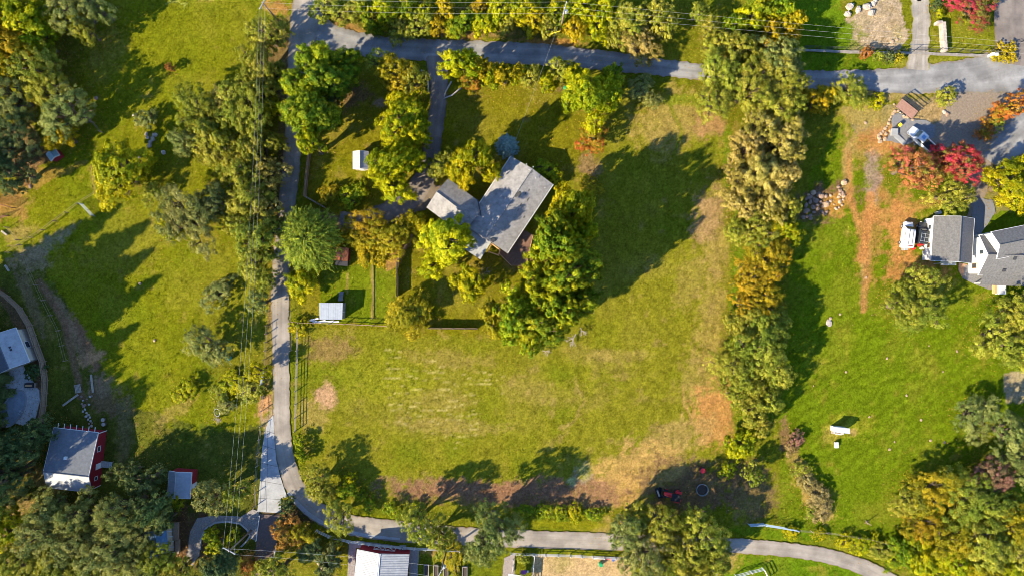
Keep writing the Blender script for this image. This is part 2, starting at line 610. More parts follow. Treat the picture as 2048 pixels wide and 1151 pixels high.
BLOB = [  # cx, cy, rx, ry, rot deg, colour, strength
    (1345, 240, 75, 55, -25, DRY, 0.65), (1425, 470, 30, 90, -12, DRY, 0.6), (1425, 640, 28, 100, 8, DRY, 0.5),
    (1405, 760, 45, 60, 0, DRY, 0.45), (1430, 830, 45, 60, 15, (0.36, 0.18, 0.06), 0.9), (1340, 880, 90, 35, -20, DRY, 0.7),
    (1260, 940, 90, 45, -20, STRAW, 0.75), (1240, 975, 60, 35, 0, STRAW, 0.95), (1150, 985, 90, 30, 0, BROWN, 0.85), (1050, 985, 90, 25, 0, BROWN, 0.95),
    (900, 975, 120, 18, 3, BROWN, 0.95), (960, 985, 160, 20, 0, BROWN, 0.8), (1142, 962, 10, 9, 0, (0.30, 0.29, 0.26), 0.9), (1168, 945, 14, 18, 0, (0.24, 0.23, 0.19), 0.6),
    (1380, 970, 90, 50, 0, LITTER, 0.9), (1340, 950, 40, 14, -30, DRY, 0.7),
    (650, 790, 22, 25, 20, (0.37, 0.22, 0.13), 0.9), (660, 700, 45, 28, 0, (0.20, 0.12, 0.05), 0.65), (625, 830, 25, 30, 0, DRY, 0.5),
    (900, 720, 80, 18, 5, DRY, 0.35), (870, 800, 70, 20, 5, DRY, 0.3), (900, 850, 110, 14, 3, DRY, 0.4), (1240, 710, 60, 12, 0, DRY, 0.4),
    (1190, 720, 70, 20, 20, DRY, 0.3), (1100, 790, 90, 25, 10, DRY, 0.22), (760, 760, 90, 40, 10, (0.2, 0.19, 0.03), 0.5),
    (1420, 420, 30, 60, 20, (0.25, 0.16, 0.08), 0.8), (1380, 560, 26, 60, 20, DRY, 0.35),
    (1745, 460, 24, 100, 8, ORANGE, 0.55), (1775, 430, 50, 16, -5, ORANGE, 0.7), (1730, 540, 8, 60, 4, DRY, 0.8), (1733, 300, 45, 34, 0, (0.26, 0.17, 0.05), 0.6),
    (1700, 310, 12, 60, 0, DRY, 0.6), (1745, 350, 16, 50, 0, (0.25, 0.18, 0.16), 0.8), (1830, 540, 55, 30, 0, ORANGE, 0.85), (1805, 450, 28, 70, 0, ORANGE, 0.85), (1770, 275, 60, 25, 0, ORANGE, 0.8),
    (1730, 230, 45, 30, 0, (0.25, 0.19, 0.05), 0.7), (1790, 180, 60, 20, 0, (0.3, 0.22, 0.1), 0.7), (1850, 220, 60, 30, 20, (0.3, 0.2, 0.08), 0.6),
    (1650, 405, 60, 35, -20, LITTER, 0.95), (1675, 410, 25, 22, 0, (0.34, 0.18, 0.04), 0.9),
    (1980, 545, 40, 10, 10, (0.3, 0.18, 0.06), 0.6), (1700, 850, 45, 25, 0, (0.22, 0.19, 0.04), 0.5), (1665, 870, 18, 18, 0, DRY, 0.45), (1706, 862, 10, 8, 0, DRY, 0.8),
    (1630, 990, 22, 55, -35, (0.28, 0.20, 0.06), 0.95), (1600, 940, 14, 45, -25, DRY, 0.8), (1570, 870, 12, 30, 0, BROWN, 0.8), (1500, 980, 50, 60, 0, LITTER, 0.7),
    (1460, 1115, 20, 22, 0, DRY, 0.9), (1210, 1050, 25, 14, -30, DRY, 0.8),
    (170, 690, 12, 60, -25, BROWN, 0.95), (180, 715, 25, 14, -30, (0.36, 0.2, 0.1), 0.9), (205, 800, 45, 30, 20, BROWN, 0.5), (250, 850, 18, 55, 5, (0.13, 0.10, 0.055), 0.6),
    (95, 490, 60, 14, -35, (0.23, 0.18, 0.14), 0.8), (60, 520, 35, 30, 0, (0.22, 0.16, 0.09), 0.8), (20, 410, 40, 30, 0, ORANGE, 0.5), (40, 465, 30, 14, -20, DRY, 0.6),
    (60, 600, 12, 80, -22, (0.17, 0.115, 0.06), 0.7), (140, 655, 9, 80, -25, (0.22, 0.14, 0.08), 0.75), (200, 770, 30, 20, 0, (0.22, 0.15, 0.09), 0.7), (350, 820, 45, 14, -30, DRY, 0.5), (530, 810, 12, 28, 20, (0.38, 0.2, 0.1), 0.9), (540, 850, 14, 30, 0, (0.28, 0.2, 0.13), 0.9),
    (480, 720, 70, 60, 0, (0.14, 0.12, 0.03), 0.5), (430, 560, 110, 60, 0, (0.16, 0.15, 0.03), 0.4), (250, 480, 110, 60, -30, (0.17, 0.15, 0.035), 0.5),
    (550, 15, 30, 14, 0, ORANGE, 0.7), (575, 490, 10, 60, 0, ORANGE, 0.5), (700, 55, 30, 10, 20, ORANGE, 0.5), (910, 70, 50, 7, 5, ORANGE, 0.6), (1100, 85, 60, 8, 3, ORANGE, 0.7), (970, 68, 60, 6, 0, (0.30, 0.2, 0.08), 0.7),
    (660, 440, 40, 12, 20, (0.22, 0.15, 0.09), 0.8), (700, 190, 40, 25, 0, LITTER, 0.8), (762, 205, 12, 8, 0, (0.2, 0.14, 0.1), 0.9), (830, 180, 20, 12, 0, (0.25, 0.16, 0.05), 0.6),
    (1130, 180, 20, 8, 0, LITTER, 0.8), (1180, 330, 20, 25, 0, (0.2, 0.12, 0.07), 0.7), (1040, 520, 40, 20, 0, (0.3, 0.17, 0.05), 0.6), (960, 525, 40, 20, 0, (0.2, 0.15, 0.02), 0.5),
    (1420, 250, 30, 20, 0, (0.30, 0.17, 0.08), 0.8), (1380, 200, 70, 10, 0, LUSH, 0.6), (1470, 560, 12, 160, 3, LUSH, 0.7), (1480, 800, 16, 70, 0, LUSH, 0.8), (1455, 320, 8, 60, 0, LUSH, 0.8),
    (760, 1025, 80, 14, 6, (0.16, 0.16, 0.015), 0.8), (1120, 1045, 120, 10, 3, (0.17, 0.16, 0.015), 0.8), (1560, 1068, 110, 10, 5, LUSH, 0.8), (1700, 1095, 70, 12, 20, (0.18, 0.16, 0.03), 0.6),
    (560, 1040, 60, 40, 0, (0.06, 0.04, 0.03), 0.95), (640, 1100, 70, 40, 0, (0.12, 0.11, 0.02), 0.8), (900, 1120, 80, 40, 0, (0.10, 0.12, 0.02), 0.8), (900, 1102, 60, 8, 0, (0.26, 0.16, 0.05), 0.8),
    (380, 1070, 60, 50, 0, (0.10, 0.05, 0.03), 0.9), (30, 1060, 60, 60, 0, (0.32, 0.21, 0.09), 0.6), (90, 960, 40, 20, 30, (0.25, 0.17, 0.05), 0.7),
    (1840, 55, 10, 70, 0, (0.15, 0.15, 0.02), 0.7), (1860, 130, 80, 14, 0, (0.2, 0.18, 0.05), 0.8), (1930, 90, 60, 40, 0, (0.15, 0.15, 0.03), 0.8), (1740, 130, 50, 22, 0, LUSH, 0.7),
    (1660, 100, 60, 50, 0, (0.07, 0.11, 0.012), 0.7),
    (120, 60, 60, 120, 0, (0.12, 0.11, 0.03), 0.6), (215, 110, 30, 60, 20, (0.22, 0.18, 0.05), 0.5),
]
LINE = [  # polyline, half width px, colour, strength
    ([(1695, 300), (1700, 400), (1735, 500), (1728, 620)], 7, ORANGE, 0.7),
    ([(1720, 250), (1690, 310), (1690, 380)], 6, DRY, 0.6),
    ([(1740, 390), (1735, 470), (1720, 520)], 9, ORANGE, 0.9),
    ([(1760, 380), (1800, 420), (1880, 400)], 10, ORANGE, 0.6),
    ([(0, 585), (60, 680), (80, 760), (70, 850)], 10, BROWN, 0.7),
    ([(80, 560), (125, 640), (150, 730), (160, 790)], 7, BROWN, 0.8),
    ([(240, 800), (250, 900), (240, 930)], 9, (0.14, 0.11, 0.06), 0.5),
    ([(185, 330), (188, 380), (200, 400)], 4, DRY, 0.7),
    ([(695, 545), (694, 585)], 2, DRY, 0.9), ([(746, 530), (745, 636)], 2.5, DRY, 0.9),
    ([(1060, 740), (1050, 760), (1070, 800), (1090, 830)], 2, (0.09, 0.08, 0.02), 0.5),
    ([(1150, 760), (1170, 800), (1150, 840), (1120, 855)], 2.5, DRY, 0.5),
    ([(1340, 210), (1365, 260), (1350, 310)], 3, LUSH, 0.5),
    ([(1366, 770), (1368, 810), (1385, 840)], 2, STRAW, 0.8),
    ([(330, 8), (350, 2), (372, 5), (370, 14)], 1.5, (0.3, 0.3, 0.15), 0.6),
    ([(600, 1000), (700, 1020), (900, 1030), (1200, 1035)], 7, (0.07, 0.09, 0.015), 0.7),
]


def ground_colour(px, py):
    """albedo of the ground at photo-pixel coordinates (arrays)"""
    n = px.shape[0]
    jx = (fbm(px / 26, py / 26, 3) - 0.5)
    jy = (fbm(px / 26, py / 26, 9) - 0.5)
    c = np.tile(np.array((0.115, 0.118, 0.016)), (n, 1))
    bn = fbm(px / 90, py / 90, 21, 5)
    for pts, col, st, rag in POLY:
        m = inpoly(px + jx * rag * 3, py + jy * rag * 3, pts).astype(float) * st
        c = c * (1 - m[:, None]) + np.array(col) * m[:, None]
    # broad natural variation of the sward: drier and greener drifts
    dry = np.clip((fbm(px / 60, py / 60, 41, 5) - 0.50) * 3.2, 0, 1)
    lush = np.clip((fbm(px / 75, py / 75, 57, 5) - 0.50) * 3.0, 0, 1)
    c = c * (1 - 0.34 * dry[:, None]) + np.array((0.22, 0.18, 0.05)) * (0.34 * dry[:, None])
    c = c * (1 - 0.45 * lush[:, None]) + np.array((0.080, 0.122, 0.010)) * (0.45 * lush[:, None])
    rag = 0.55 * fbm(px / 14, py / 14, 77, 4) + 0.45 * fbm(px / 4.5, py / 4.5, 78, 3)
    spots = np.clip((fbm(px / 16, py / 16, 143, 4) - 0.60) * 6, 0, 1) * np.clip((fbm(px / 70, py / 70, 155, 3) - 0.38) * 4, 0, 1)
    c = c * (1 - 0.5 * spots[:, None]) + np.array((0.25, 0.175, 0.06)) * (0.5 * spots[:, None])
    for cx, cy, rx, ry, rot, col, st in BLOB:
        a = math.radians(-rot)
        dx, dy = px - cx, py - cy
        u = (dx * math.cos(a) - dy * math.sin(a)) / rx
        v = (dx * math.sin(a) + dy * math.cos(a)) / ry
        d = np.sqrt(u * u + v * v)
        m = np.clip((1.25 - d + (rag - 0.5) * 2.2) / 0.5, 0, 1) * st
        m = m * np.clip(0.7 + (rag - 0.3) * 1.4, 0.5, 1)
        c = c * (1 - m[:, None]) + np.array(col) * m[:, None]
    for pts, hw, col, st in LINE:
        d = distline(px + jx * 10, py + jy * 10, pts)
        m = np.clip((hw * 1.3 - d) / (hw * 0.6), 0, 1) * st * np.clip(0.4 + rag, 0, 1)
        c = c * (1 - m[:, None]) + np.array(col) * m[:, None]
    # mown rows on the right-hand lawn, raked hay rows on the field
    mlaw = inpoly(px, py, [(1600, 640), (1950, 560), (1960, 760), (1850, 940), (1600, 960)])
    st = np.sin((px * 0.52 + py * 0.85) / 3.0 + 11 * jx + 5 * jy) * np.clip(0.2 + 1.4 * fbm(px / 45, py / 45, 171, 3), 0, 1)
    c *= (1 + 0.17 * st * mlaw)[:, None]
    mrow = inpoly(px + jx * 60, py + jy * 60, [(770, 700), (1010, 740), (960, 890), (780, 870)])
    row = np.clip(np.sin((py - 0.04 * px + 0.0002 * (px - 880) ** 2 + 26 * jx) / 1.9) - 0.95 + (fbm(px / 22, py / 4, 15) - 0.42) * 2.6, 0, 0.5) * 2
    c = c * (1 - 0.5 * (row * mrow)[:, None]) + np.array((0.40, 0.33, 0.18)) * (0.5 * row * mrow)[:, None]
    msw = inpoly(px + jx * 60, py + jy * 60, [(1250, 200), (1445, 220), (1460, 900), (1100, 960), (1100, 690), (1200, 640)])
    st2 = np.sin((px * 0.92 - py * 0.4 + 60 * jx) / 5.0) * msw
    c *= (1 + 0.10 * st2)[:, None]
    g = fbm(px / 5.0, py / 5.0, 91, 3)
    c *= (0.62 + 0.76 * g)[:, None]
    w = np.clip((c[:, 1] / c[:, 0] - 0.72) / 0.22, 0, 1)[:, None]   # how green the spot is
    c = c * (np.array((0.95, 1.0, 0.44)) * w + np.array((0.98, 0.98, 0.95)) * (1 - w))
    return np.clip(c, 0.003, 0.9)


def build_ground():
    xs = np.arange(-103, 103.01, 0.36)
    ys = np.arange(-60, 60.01, 0.36)
    far = np.array([110, 125, 160, 240, 400, 800, 1600, 3500.0])
    xs = np.concatenate([-far[::-1], xs, far])
    ys = np.concatenate([-far[::-1] + 43, ys, far - 43])
    X, Y = np.meshgrid(xs, ys)
    x, y = X.ravel(), Y.ravel()
    px, py = x * S + 1024, 575.5 - y * S
    col = ground_colour(px, py)
    far_out = (np.abs(x) > 102.5) | (np.abs(y) > 59.5)
    col[far_out] = (0.105, 0.112, 0.010)
    z = -0.02 - 0.16 * fbm(x / 1.1, y / 1.1, 5, 3) * np.clip(0.4 + fbm(x / 9, y / 9, 8, 2), 0.4, 1.2)
    nx, ny = len(xs), len(ys)
    i = np.arange(nx * ny).reshape(ny, nx)
    q = np.stack([i[:-1, :-1].ravel(), i[:-1, 1:].ravel(), i[1:, 1:].ravel(), i[1:, :-1].ravel()], 1)
    me = bpy.data.meshes.new("ground")
    me.vertices.add(len(x))
    me.vertices.foreach_set("co", np.stack([x, y, z], 1).ravel().astype(np.float32))
    me.loops.add(q.size)
    me.loops.foreach_set("vertex_index", q.ravel().astype(np.int32))
    me.polygons.add(len(q))
    me.polygons.foreach_set("loop_start", np.arange(0, q.size, 4, dtype=np.int32))
    me.polygons.foreach_set("loop_total", np.full(len(q), 4, np.int32))
    ca = me.color_attributes.new("soil", 'FLOAT_COLOR', 'POINT')
    ca.data.foreach_set("color", np.concatenate([col, np.ones((len(x), 1))], 1).ravel().astype(np.float32))
    me.update()
    me.validate()
    me.shade_smooth()
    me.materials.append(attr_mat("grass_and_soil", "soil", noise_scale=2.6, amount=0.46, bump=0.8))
    o = link("ground", me)
    o['kind'] = 'structure'


build_ground()


# ------------------------------------------------------------------ roads, paths, paved areas
def smooth_line(pts, step=6.0):
    """Catmull-Rom through (x, y, width) px points"""
    pts = [np.array(p, float) for p in pts]
    pts = [2 * pts[0] - pts[1]] + pts + [2 * pts[-1] - pts[-2]]
    out = []
    for i in range(1, len(pts) - 2):
        a, b, c, d = pts[i - 1:i + 3]
        n = max(2, int(np.hypot(*(c - b)[:2]) / step))
        for k in range(n):
            t = k / n
            out.append(0.5 * (2 * b + (c - a) * t + (2 * a - 5 * b + 4 * c - d) * t * t + (3 * b - a - 3 * c + d) * t ** 3))
    out.append(pts[-2])
    return out


def road(name, pts, m, z=0.03, jit=1.2, seed=1):
    rng = random.Random(seed)
    L = smooth_line(pts)
    verts, faces, uvs = [], [], []
    u = 0.0
    prev = None
    for i, p in enumerate(L):
        a = L[max(i - 1, 0)]
        b = L[min(i + 1, len(L) - 1)]
        d = (b - a)[:2]
        d = d / (np.hypot(*d) + 1e-9)
        nrm = np.array((-d[1], d[0]))
        w = p[2] / 2
        if prev is not None:
            u += float(np.hypot(*(p - prev)[:2])) / S
        prev = p
        for k, t in enumerate((-1, -0.5, 0, 0.5, 1)):
            j = rng.uniform(-jit, jit) if abs(t) == 1 else 0
            q = p[:2] + nrm * (w * t + j)
            v = P(q[0], q[1])
            verts.append((v.x, v.y, z + (0.02 if k in (1, 2, 3) else 0.0)))
            uvs.append((u, (t + 1) / 2))
    for i in range(len(L) - 1):
        for k in range(4):
            a = i * 5 + k
            faces.append((a, a + 5, a + 6, a + 1))
    me = bpy.data.meshes.new(name)
    me.from_pydata(verts, [], faces)
    uvl = me.uv_layers.new(name="UVMap")
    for lp in me.loops:
        uvl.data[lp.index].uv = uvs[lp.vertex_index]
    me.materials.append(m)
    me.update()
    bad = sum(1 for p in me.polygons if p.normal.z < 0)
    if bad > len(me.polygons) / 2:
        me.flip_normals()
    o = link(name, me)
    o['kind'] = 'structure'
    return o


def sheet(name, pts, m, z=0.02, jit=1.0, seed=3, kind='structure', thick=0.15):
    rng = random.Random(seed)
    out = []
    for i, p in enumerate(pts):
        q = pts[(i + 1) % len(pts)]
        n = max(1, int(math.hypot(q[0] - p[0], q[1] - p[1]) / 10))
        for k in range(n):
            t = k / n
            out.append(P(p[0] + (q[0] - p[0]) * t + rng.uniform(-jit, jit), p[1] + (q[1] - p[1]) * t + rng.uniform(-jit, jit)))
    area = sum(out[i].x * out[(i + 1) % len(out)].y - out[(i + 1) % len(out)].x * out[i].y for i in range(len(out)))
    if area < 0:
        out.reverse()
    o = MB().prism([(v.x, v.y) for v in out], z - thick, z).obj(name, m)
    if kind:
        o['kind'] = kind
    return o


M_gravroad = road_mat('gravel_road', (0.20, 0.20, 0.205), (0.22, 0.18, 0.13), (0.26, 0.26, 0.265), 1.3, 0.32)
M_lane = road_mat('lane_asphalt', (0.255, 0.225, 0.195), (0.20, 0.16, 0.11), (0.285, 0.255, 0.225), 0.9, 0.26)
M_drive = road_mat('driveway_asphalt', (0.17, 0.145, 0.135), (0.15, 0.12, 0.09), (0.20, 0.175, 0.16), 1.4, 0.25)
M_gdrive = road_mat('gravel_drive', (0.30, 0.27, 0.23), (0.24, 0.22, 0.08), (0.34, 0.31, 0.28), 2.0, 0.35)

LANE_PTS = [(640, -900, 40), (622, -300, 50), (617, -60, 60), (618, 0, 62), (612, 40, 62), (600, 110, 48), (592, 180, 36), (587, 260, 34), (582, 340, 36),
            (572, 430, 34), (563, 520, 35), (560, 600, 35), (562, 700, 34), (563, 800, 33), (565, 870, 34), (575, 930, 36),
            (592, 975, 38), (622, 1012, 40), (665, 1038, 41), (720, 1052, 42), (800, 1062, 42), (900, 1070, 38), (1000, 1075, 36),
            (1100, 1078, 34), (1220, 1082, 34), (1350, 1086, 32), (1470, 1090, 30), (1560, 1097, 29), (1630, 1106, 29),
            (1690, 1120, 30), (1745, 1142, 32), (1790, 1168, 34), (1830, 1210, 34), (1880, 1330, 34), (1900, 1700, 34)]
road("lane", LANE_PTS, M_lane, z=0.045, jit=1.2, seed=4)
road("gravel_road", [(600, 40, 40), (640, 62, 50), (680, 80, 50), (740, 92, 46), (830, 99, 42), (920, 103, 44), (1020, 106, 44), (1120, 112, 42),
                     (1230, 124, 38), (1340, 137, 34), (1420, 146, 34), (1520, 155, 36), (1620, 160, 38), (1720, 160, 40), (1800, 162, 52),
                     (1880, 156, 62), (1960, 150, 76), (2060, 130, 110), (2200, 100, 110), (2500, 60, 60), (3200, 40, 50)], M_gravroad, z=0.03, jit=2.0, seed=5)
road("driveway", [(876, 112, 50), (876, 140, 40), (878, 180, 34), (874, 230, 33), (866, 280, 34), (858, 330, 38), (842, 375, 50), (815, 405, 52), (770, 428, 44), (720, 440, 36), (680, 436, 26)],
     M_drive, z=0.04, jit=1.4, seed=6)
sheet("garage_forecourt", [(835, 365), (885, 372), (895, 362), (850, 420), (800, 425), (790, 405)], M_drive, z=0.052)
road("gravel_drive", [(1830, -500, 36), (1836, -60, 36), (1840, 0, 36), (1842, 50, 36), (1839, 100, 38), (1836, 128, 44), (1835, 140, 46)], M_gdrive, z=0.052, jit=2.5, seed=7)
road("paved_drive", [(2030, -400, 90), (2030, -60, 90), (2030, 0, 86), (2032, 50, 88), (2034, 100, 86), (2030, 130, 80)], M_drive, z=0.056, jit=0.8, seed=8)
road("gravel_lane", [(1990, 330, 60), (2010, 300, 60), (2050, 260, 70), (2120, 220, 80), (2260, 130, 80)], M_gravroad, z=0.05, jit=3, seed=9)
sheet("gravel_yard", [(1905, 190), (1960, 180), (2048, 190), (2100, 260), (1990, 300), (1960, 430), (1935, 430), (1940, 340), (1890, 300), (1860, 300), (1858, 260), (1880, 240)], mat('yard_gravel', (0.19, 0.15, 0.115), 0.95, 0.35, 3, bump=0.5, detail=10), z=0.022, jit=4)
sheet("gravel_pad", [(1786, 228), (1806, 226), (1822, 240), (1850, 240), (1870, 252), (1868, 275), (1830, 290), (1795, 285), (1768, 282), (1786, 258), (1784, 240)], M_gravel, z=0.028, jit=1.5)
sheet("parking_apron", [(1945, 395), (1985, 400), (1990, 425), (1960, 470), (1945, 475)], M_gravel, z=0.03, jit=1.5)
sheet("patio_walk", [(1930, 530), (1960, 530), (1990, 565), (2010, 575), (1980, 580), (1945, 565), (1925, 555)], M_gravel, z=0.034, jit=1)
sheet("garden_bed", [(1918, 525), (1935, 528), (1935, 560), (1922, 552), (1916, 540)], mat('bark_mulch', (0.30, 0.18, 0.11), 0.95, 0.3, 5), z=0.03, jit=1)
ap = sheet("concrete_apron", [(547, 829), (549, 880), (553, 920), (560, 950), (570, 980), (575, 992), (563, 996), (561, 1025), (515, 1022), (520, 960), (524, 900), (530, 860), (537, 840)], M_conc, z=0.062, jit=0.3)
sheet("concrete_gutter", [(575, 985), (590, 1008), (612, 1028), (640, 1046), (680, 1062), (740, 1074), (800, 1079), (800, 1074), (742, 1068), (684, 1056), (645, 1040), (618, 1022), (597, 1002), (580, 982)], M_conc, z=0.085, jit=0.2)
sheet("cobble_drive", [(395, 1035), (430, 1030), (480, 1032), (505, 1018), (518, 1022), (514, 1080), (500, 1075), (497, 1062), (480, 1045), (440, 1042), (415, 1052), (402, 1072), (398, 1110), (385, 1130), (372, 1120), (380, 1060)], M_cobble, z=0.03, jit=1.0)
sheet("brick_drive", [(517, 1027), (560, 1030), (552, 1090), (545, 1200), (505, 1200), (512, 1090)], mat('dark_brick_paving', (0.12, 0.085, 0.075), 0.9, 0.3, 4), z=0.028, jit=0.6)
sheet("shed_path", [(698, 1085), (712, 1080), (830, 1095), (838, 1100), (832, 1200), (818, 1200), (818, 1105), (712, 1095), (706, 1200), (692, 1200)], mat('grey_path', (0.22, 0.2, 0.19), 0.9, 0.25, 3), z=0.03, jit=0.6)
sheet("garden_path", [(608, 1092), (618, 1090), (640, 1118), (655, 1140), (648, 1145), (632, 1124)], mat('sandy_path', (0.42, 0.32, 0.24), 0.9, 0.25, 4), z=0.026, jit=0.6)
sheet("arena_entry", [(1008, 1115), (1030, 1105), (1030, 1118), (1026, 1200), (1000, 1200)], mat('entry_path', (0.24, 0.20, 0.18), 0.9, 0.2, 3), z=0.026, jit=0.6)
sheet("pool_patio", [(-30, 740), (20, 735), (45, 728), (50, 738), (78, 780), (80, 800), (70, 840), (55, 853), (30, 845), (-30, 850)], M_patio, z=0.05, jit=0.6)


# ------------------------------------------------------------------ trees and shrubs
def leaf_mesh(name, pos, nrm, tint, ln, wd, rng, along=None):
    """diamond leaf sprays at pos, facing nrm; tint (n, 2)"""
    n = len(pos)
    nrm = nrm / (np.linalg.norm(nrm, axis=1, keepdims=True) + 1e-9)
    t = rng.normal(size=(n, 3)) if along is None else along + rng.normal(size=(n, 3)) * 0.25
    t -= nrm * np.sum(t * nrm, axis=1, keepdims=True)
    t /= (np.linalg.norm(t, axis=1, keepdims=True) + 1e-9)
    b = np.cross(nrm, t)
    sc = rng.uniform(0.65, 1.35, (n, 1))
    fold = nrm * (wd * 0.22)
    v = np.stack([pos - t * ln * 0.5 * sc, pos + b * wd * 0.5 * sc + fold, pos + t * ln * 0.5 * sc, pos - b * wd * 0.5 * sc + fold], 1).reshape(-1, 3)
    me = bpy.data.meshes.new(name)
    me.vertices.add(4 * n)
    me.vertices.foreach_set("co", v.ravel().astype(np.float32))
    me.loops.add(4 * n)
    me.loops.foreach_set("vertex_index", np.arange(4 * n, dtype=np.int32))
    me.polygons.add(n)
    me.polygons.foreach_set("loop_start", np.arange(0, 4 * n, 4, dtype=np.int32))
    me.polygons.foreach_set("loop_total", np.full(n, 4, np.int32))
    ca = me.color_attributes.new("tint", 'FLOAT_COLOR', 'POINT')
    c = np.concatenate([tint, np.zeros((n, 1)), np.ones((n, 1))], 1)
    ca.data.foreach_set("color", np.repeat(c, 4, axis=0).ravel().astype(np.float32))
    me.update()
    me.materials.append(LEAF['olive'])
    return me


def sph(rng, n, up=0.0):
    d = rng.normal(size=(n, 3))
    d[:, 2] += up
    return d / np.linalg.norm(d, axis=1, keepdims=True)


def lobed_crown(name, seed, R, Ht, lobes, lobe_r, spread, zlo, zhi, puffs, puff_r, nleaf, ln, wd, flat=0.85, gap=0.0):
    """crown built as lobes > leaf clumps > leaf sprays"""
    rng = np.random.default_rng(seed)
    lc, lr = [], []
    for i in range(lobes):
        a = 2 * math.pi * (i * 0.618 + rng.uniform(0, 0.25))
        rr = spread * R * math.sqrt((i + 0.35) / lobes) * rng.uniform(0.7, 1.2)
        f = 1 - (rr / (R + 1e-6)) ** 2
        z = Ht * (zlo + (zhi - zlo) * np.clip(f * rng.uniform(0.6, 1.1), 0, 1))
        lc.append((rr * math.cos(a), rr * math.sin(a), z))
        lr.append(R * lobe_r * rng.uniform(0.55, 1.32))
    lc = np.array(lc)
    lr = np.array(lr)
    w = lr ** 2 / np.sum(lr ** 2)
    pc, pd, ptint = [], [], []
    for i in range(lobes):
        n = int(puffs * w[i]) + 3
        d = sph(rng, n, 0.35)
        rad = np.where(rng.uniform(size=(n, 1)) < 0.28, rng.uniform(1.02, 1.36, (n, 1)), rng.uniform(0.70, 1.06, (n, 1)))
        c = lc[i] + d * lr[i] * np.array((1, 1, flat)) * rad
        # drop clumps buried inside other lobes
        keep = np.ones(n, bool)
        for j in range(lobes):
            if j != i:
                keep &= np.linalg.norm((c - lc[j]) / np.array((1, 1, flat)), axis=1) > lr[j] * 0.72
        keep &= rng.uniform(size=n) > gap + 0.06
        keep &= c[:, 2] > Ht * 0.08
        lt = rng.uniform(0.08, 0.92)
        pc.append(c[keep])
        pd.append(d[keep])
        ptint.append(np.clip(lt + rng.normal(0, 0.22, keep.sum()), 0, 1))
    pc = np.concatenate(pc)
    pd = np.concatenate(pd)
    ptint = np.concatenate(ptint)
    k = rng.poisson(nleaf * 2.2, len(pc)) + 8
    idx = np.repeat(np.arange(len(pc)), k)
    off = rng.normal(size=(len(idx), 3))
    off /= np.linalg.norm(off, axis=1, keepdims=True)
    off *= (rng.uniform(0.15, 1.0, (len(idx), 1)) ** 0.6 * np.where(rng.uniform(size=(len(idx), 1)) < 0.12, 1.5, 1.0))
    pr = puff_r * rng.uniform(0.4, 1.1, len(pc))
    pos = pc[idx] + off * pr[idx][:, None] * np.array((1, 1, 0.8))
    nrm = pd[idx] * 0.8 + off * 0.6 + rng.normal(size=off.shape) * 0.36
    tint = np.stack([np.clip(ptint[idx] + rng.normal(0, 0.10, len(idx)), 0, 1), rng.uniform(size=len(idx))], 1)
    me = leaf_mesh(name, pos, nrm, tint, ln * 0.76, wd * 0.74, rng)
    # trunk with limbs to the lobes
    mb = MB()
    tr = 0.035 * Ht + 0.03 * R
    fork = Vector((rng.uniform(-.06, .06) * R, rng.uniform(-.06, .06) * R, Ht * max(0.18, zlo * 0.55)))
    mb.tube([(0, 0, -0.35), (0, 0, 0.1), fork * 0.5, fork], [tr * 1.5, tr * 1.15, tr, tr * 0.85], 7)
    for i in range(lobes):
        e = Vector(lc[i])
        mid = fork.lerp(e, 0.5) + Vector((rng.uniform(-.08, .08) * R, rng.uniform(-.08, .08) * R, 0.04 * Ht))
        mb.tube([fork - Vector((0, 0, tr)), mid, e], [tr * 0.6, tr * 0.38, tr * 0.12], 5)
        for q in range(3):
            d = Vector(sph(rng, 1, 0.3)[0]) * lr[i] * 0.95
            mb.tube([mid.lerp(e, 0.5 + 0.2 * q), e + d], [tr * 0.2, tr * 0.05], 4)
    tm = mb.mesh(name + "_trunk", M_bark, True)
    return me, tm, R, Ht


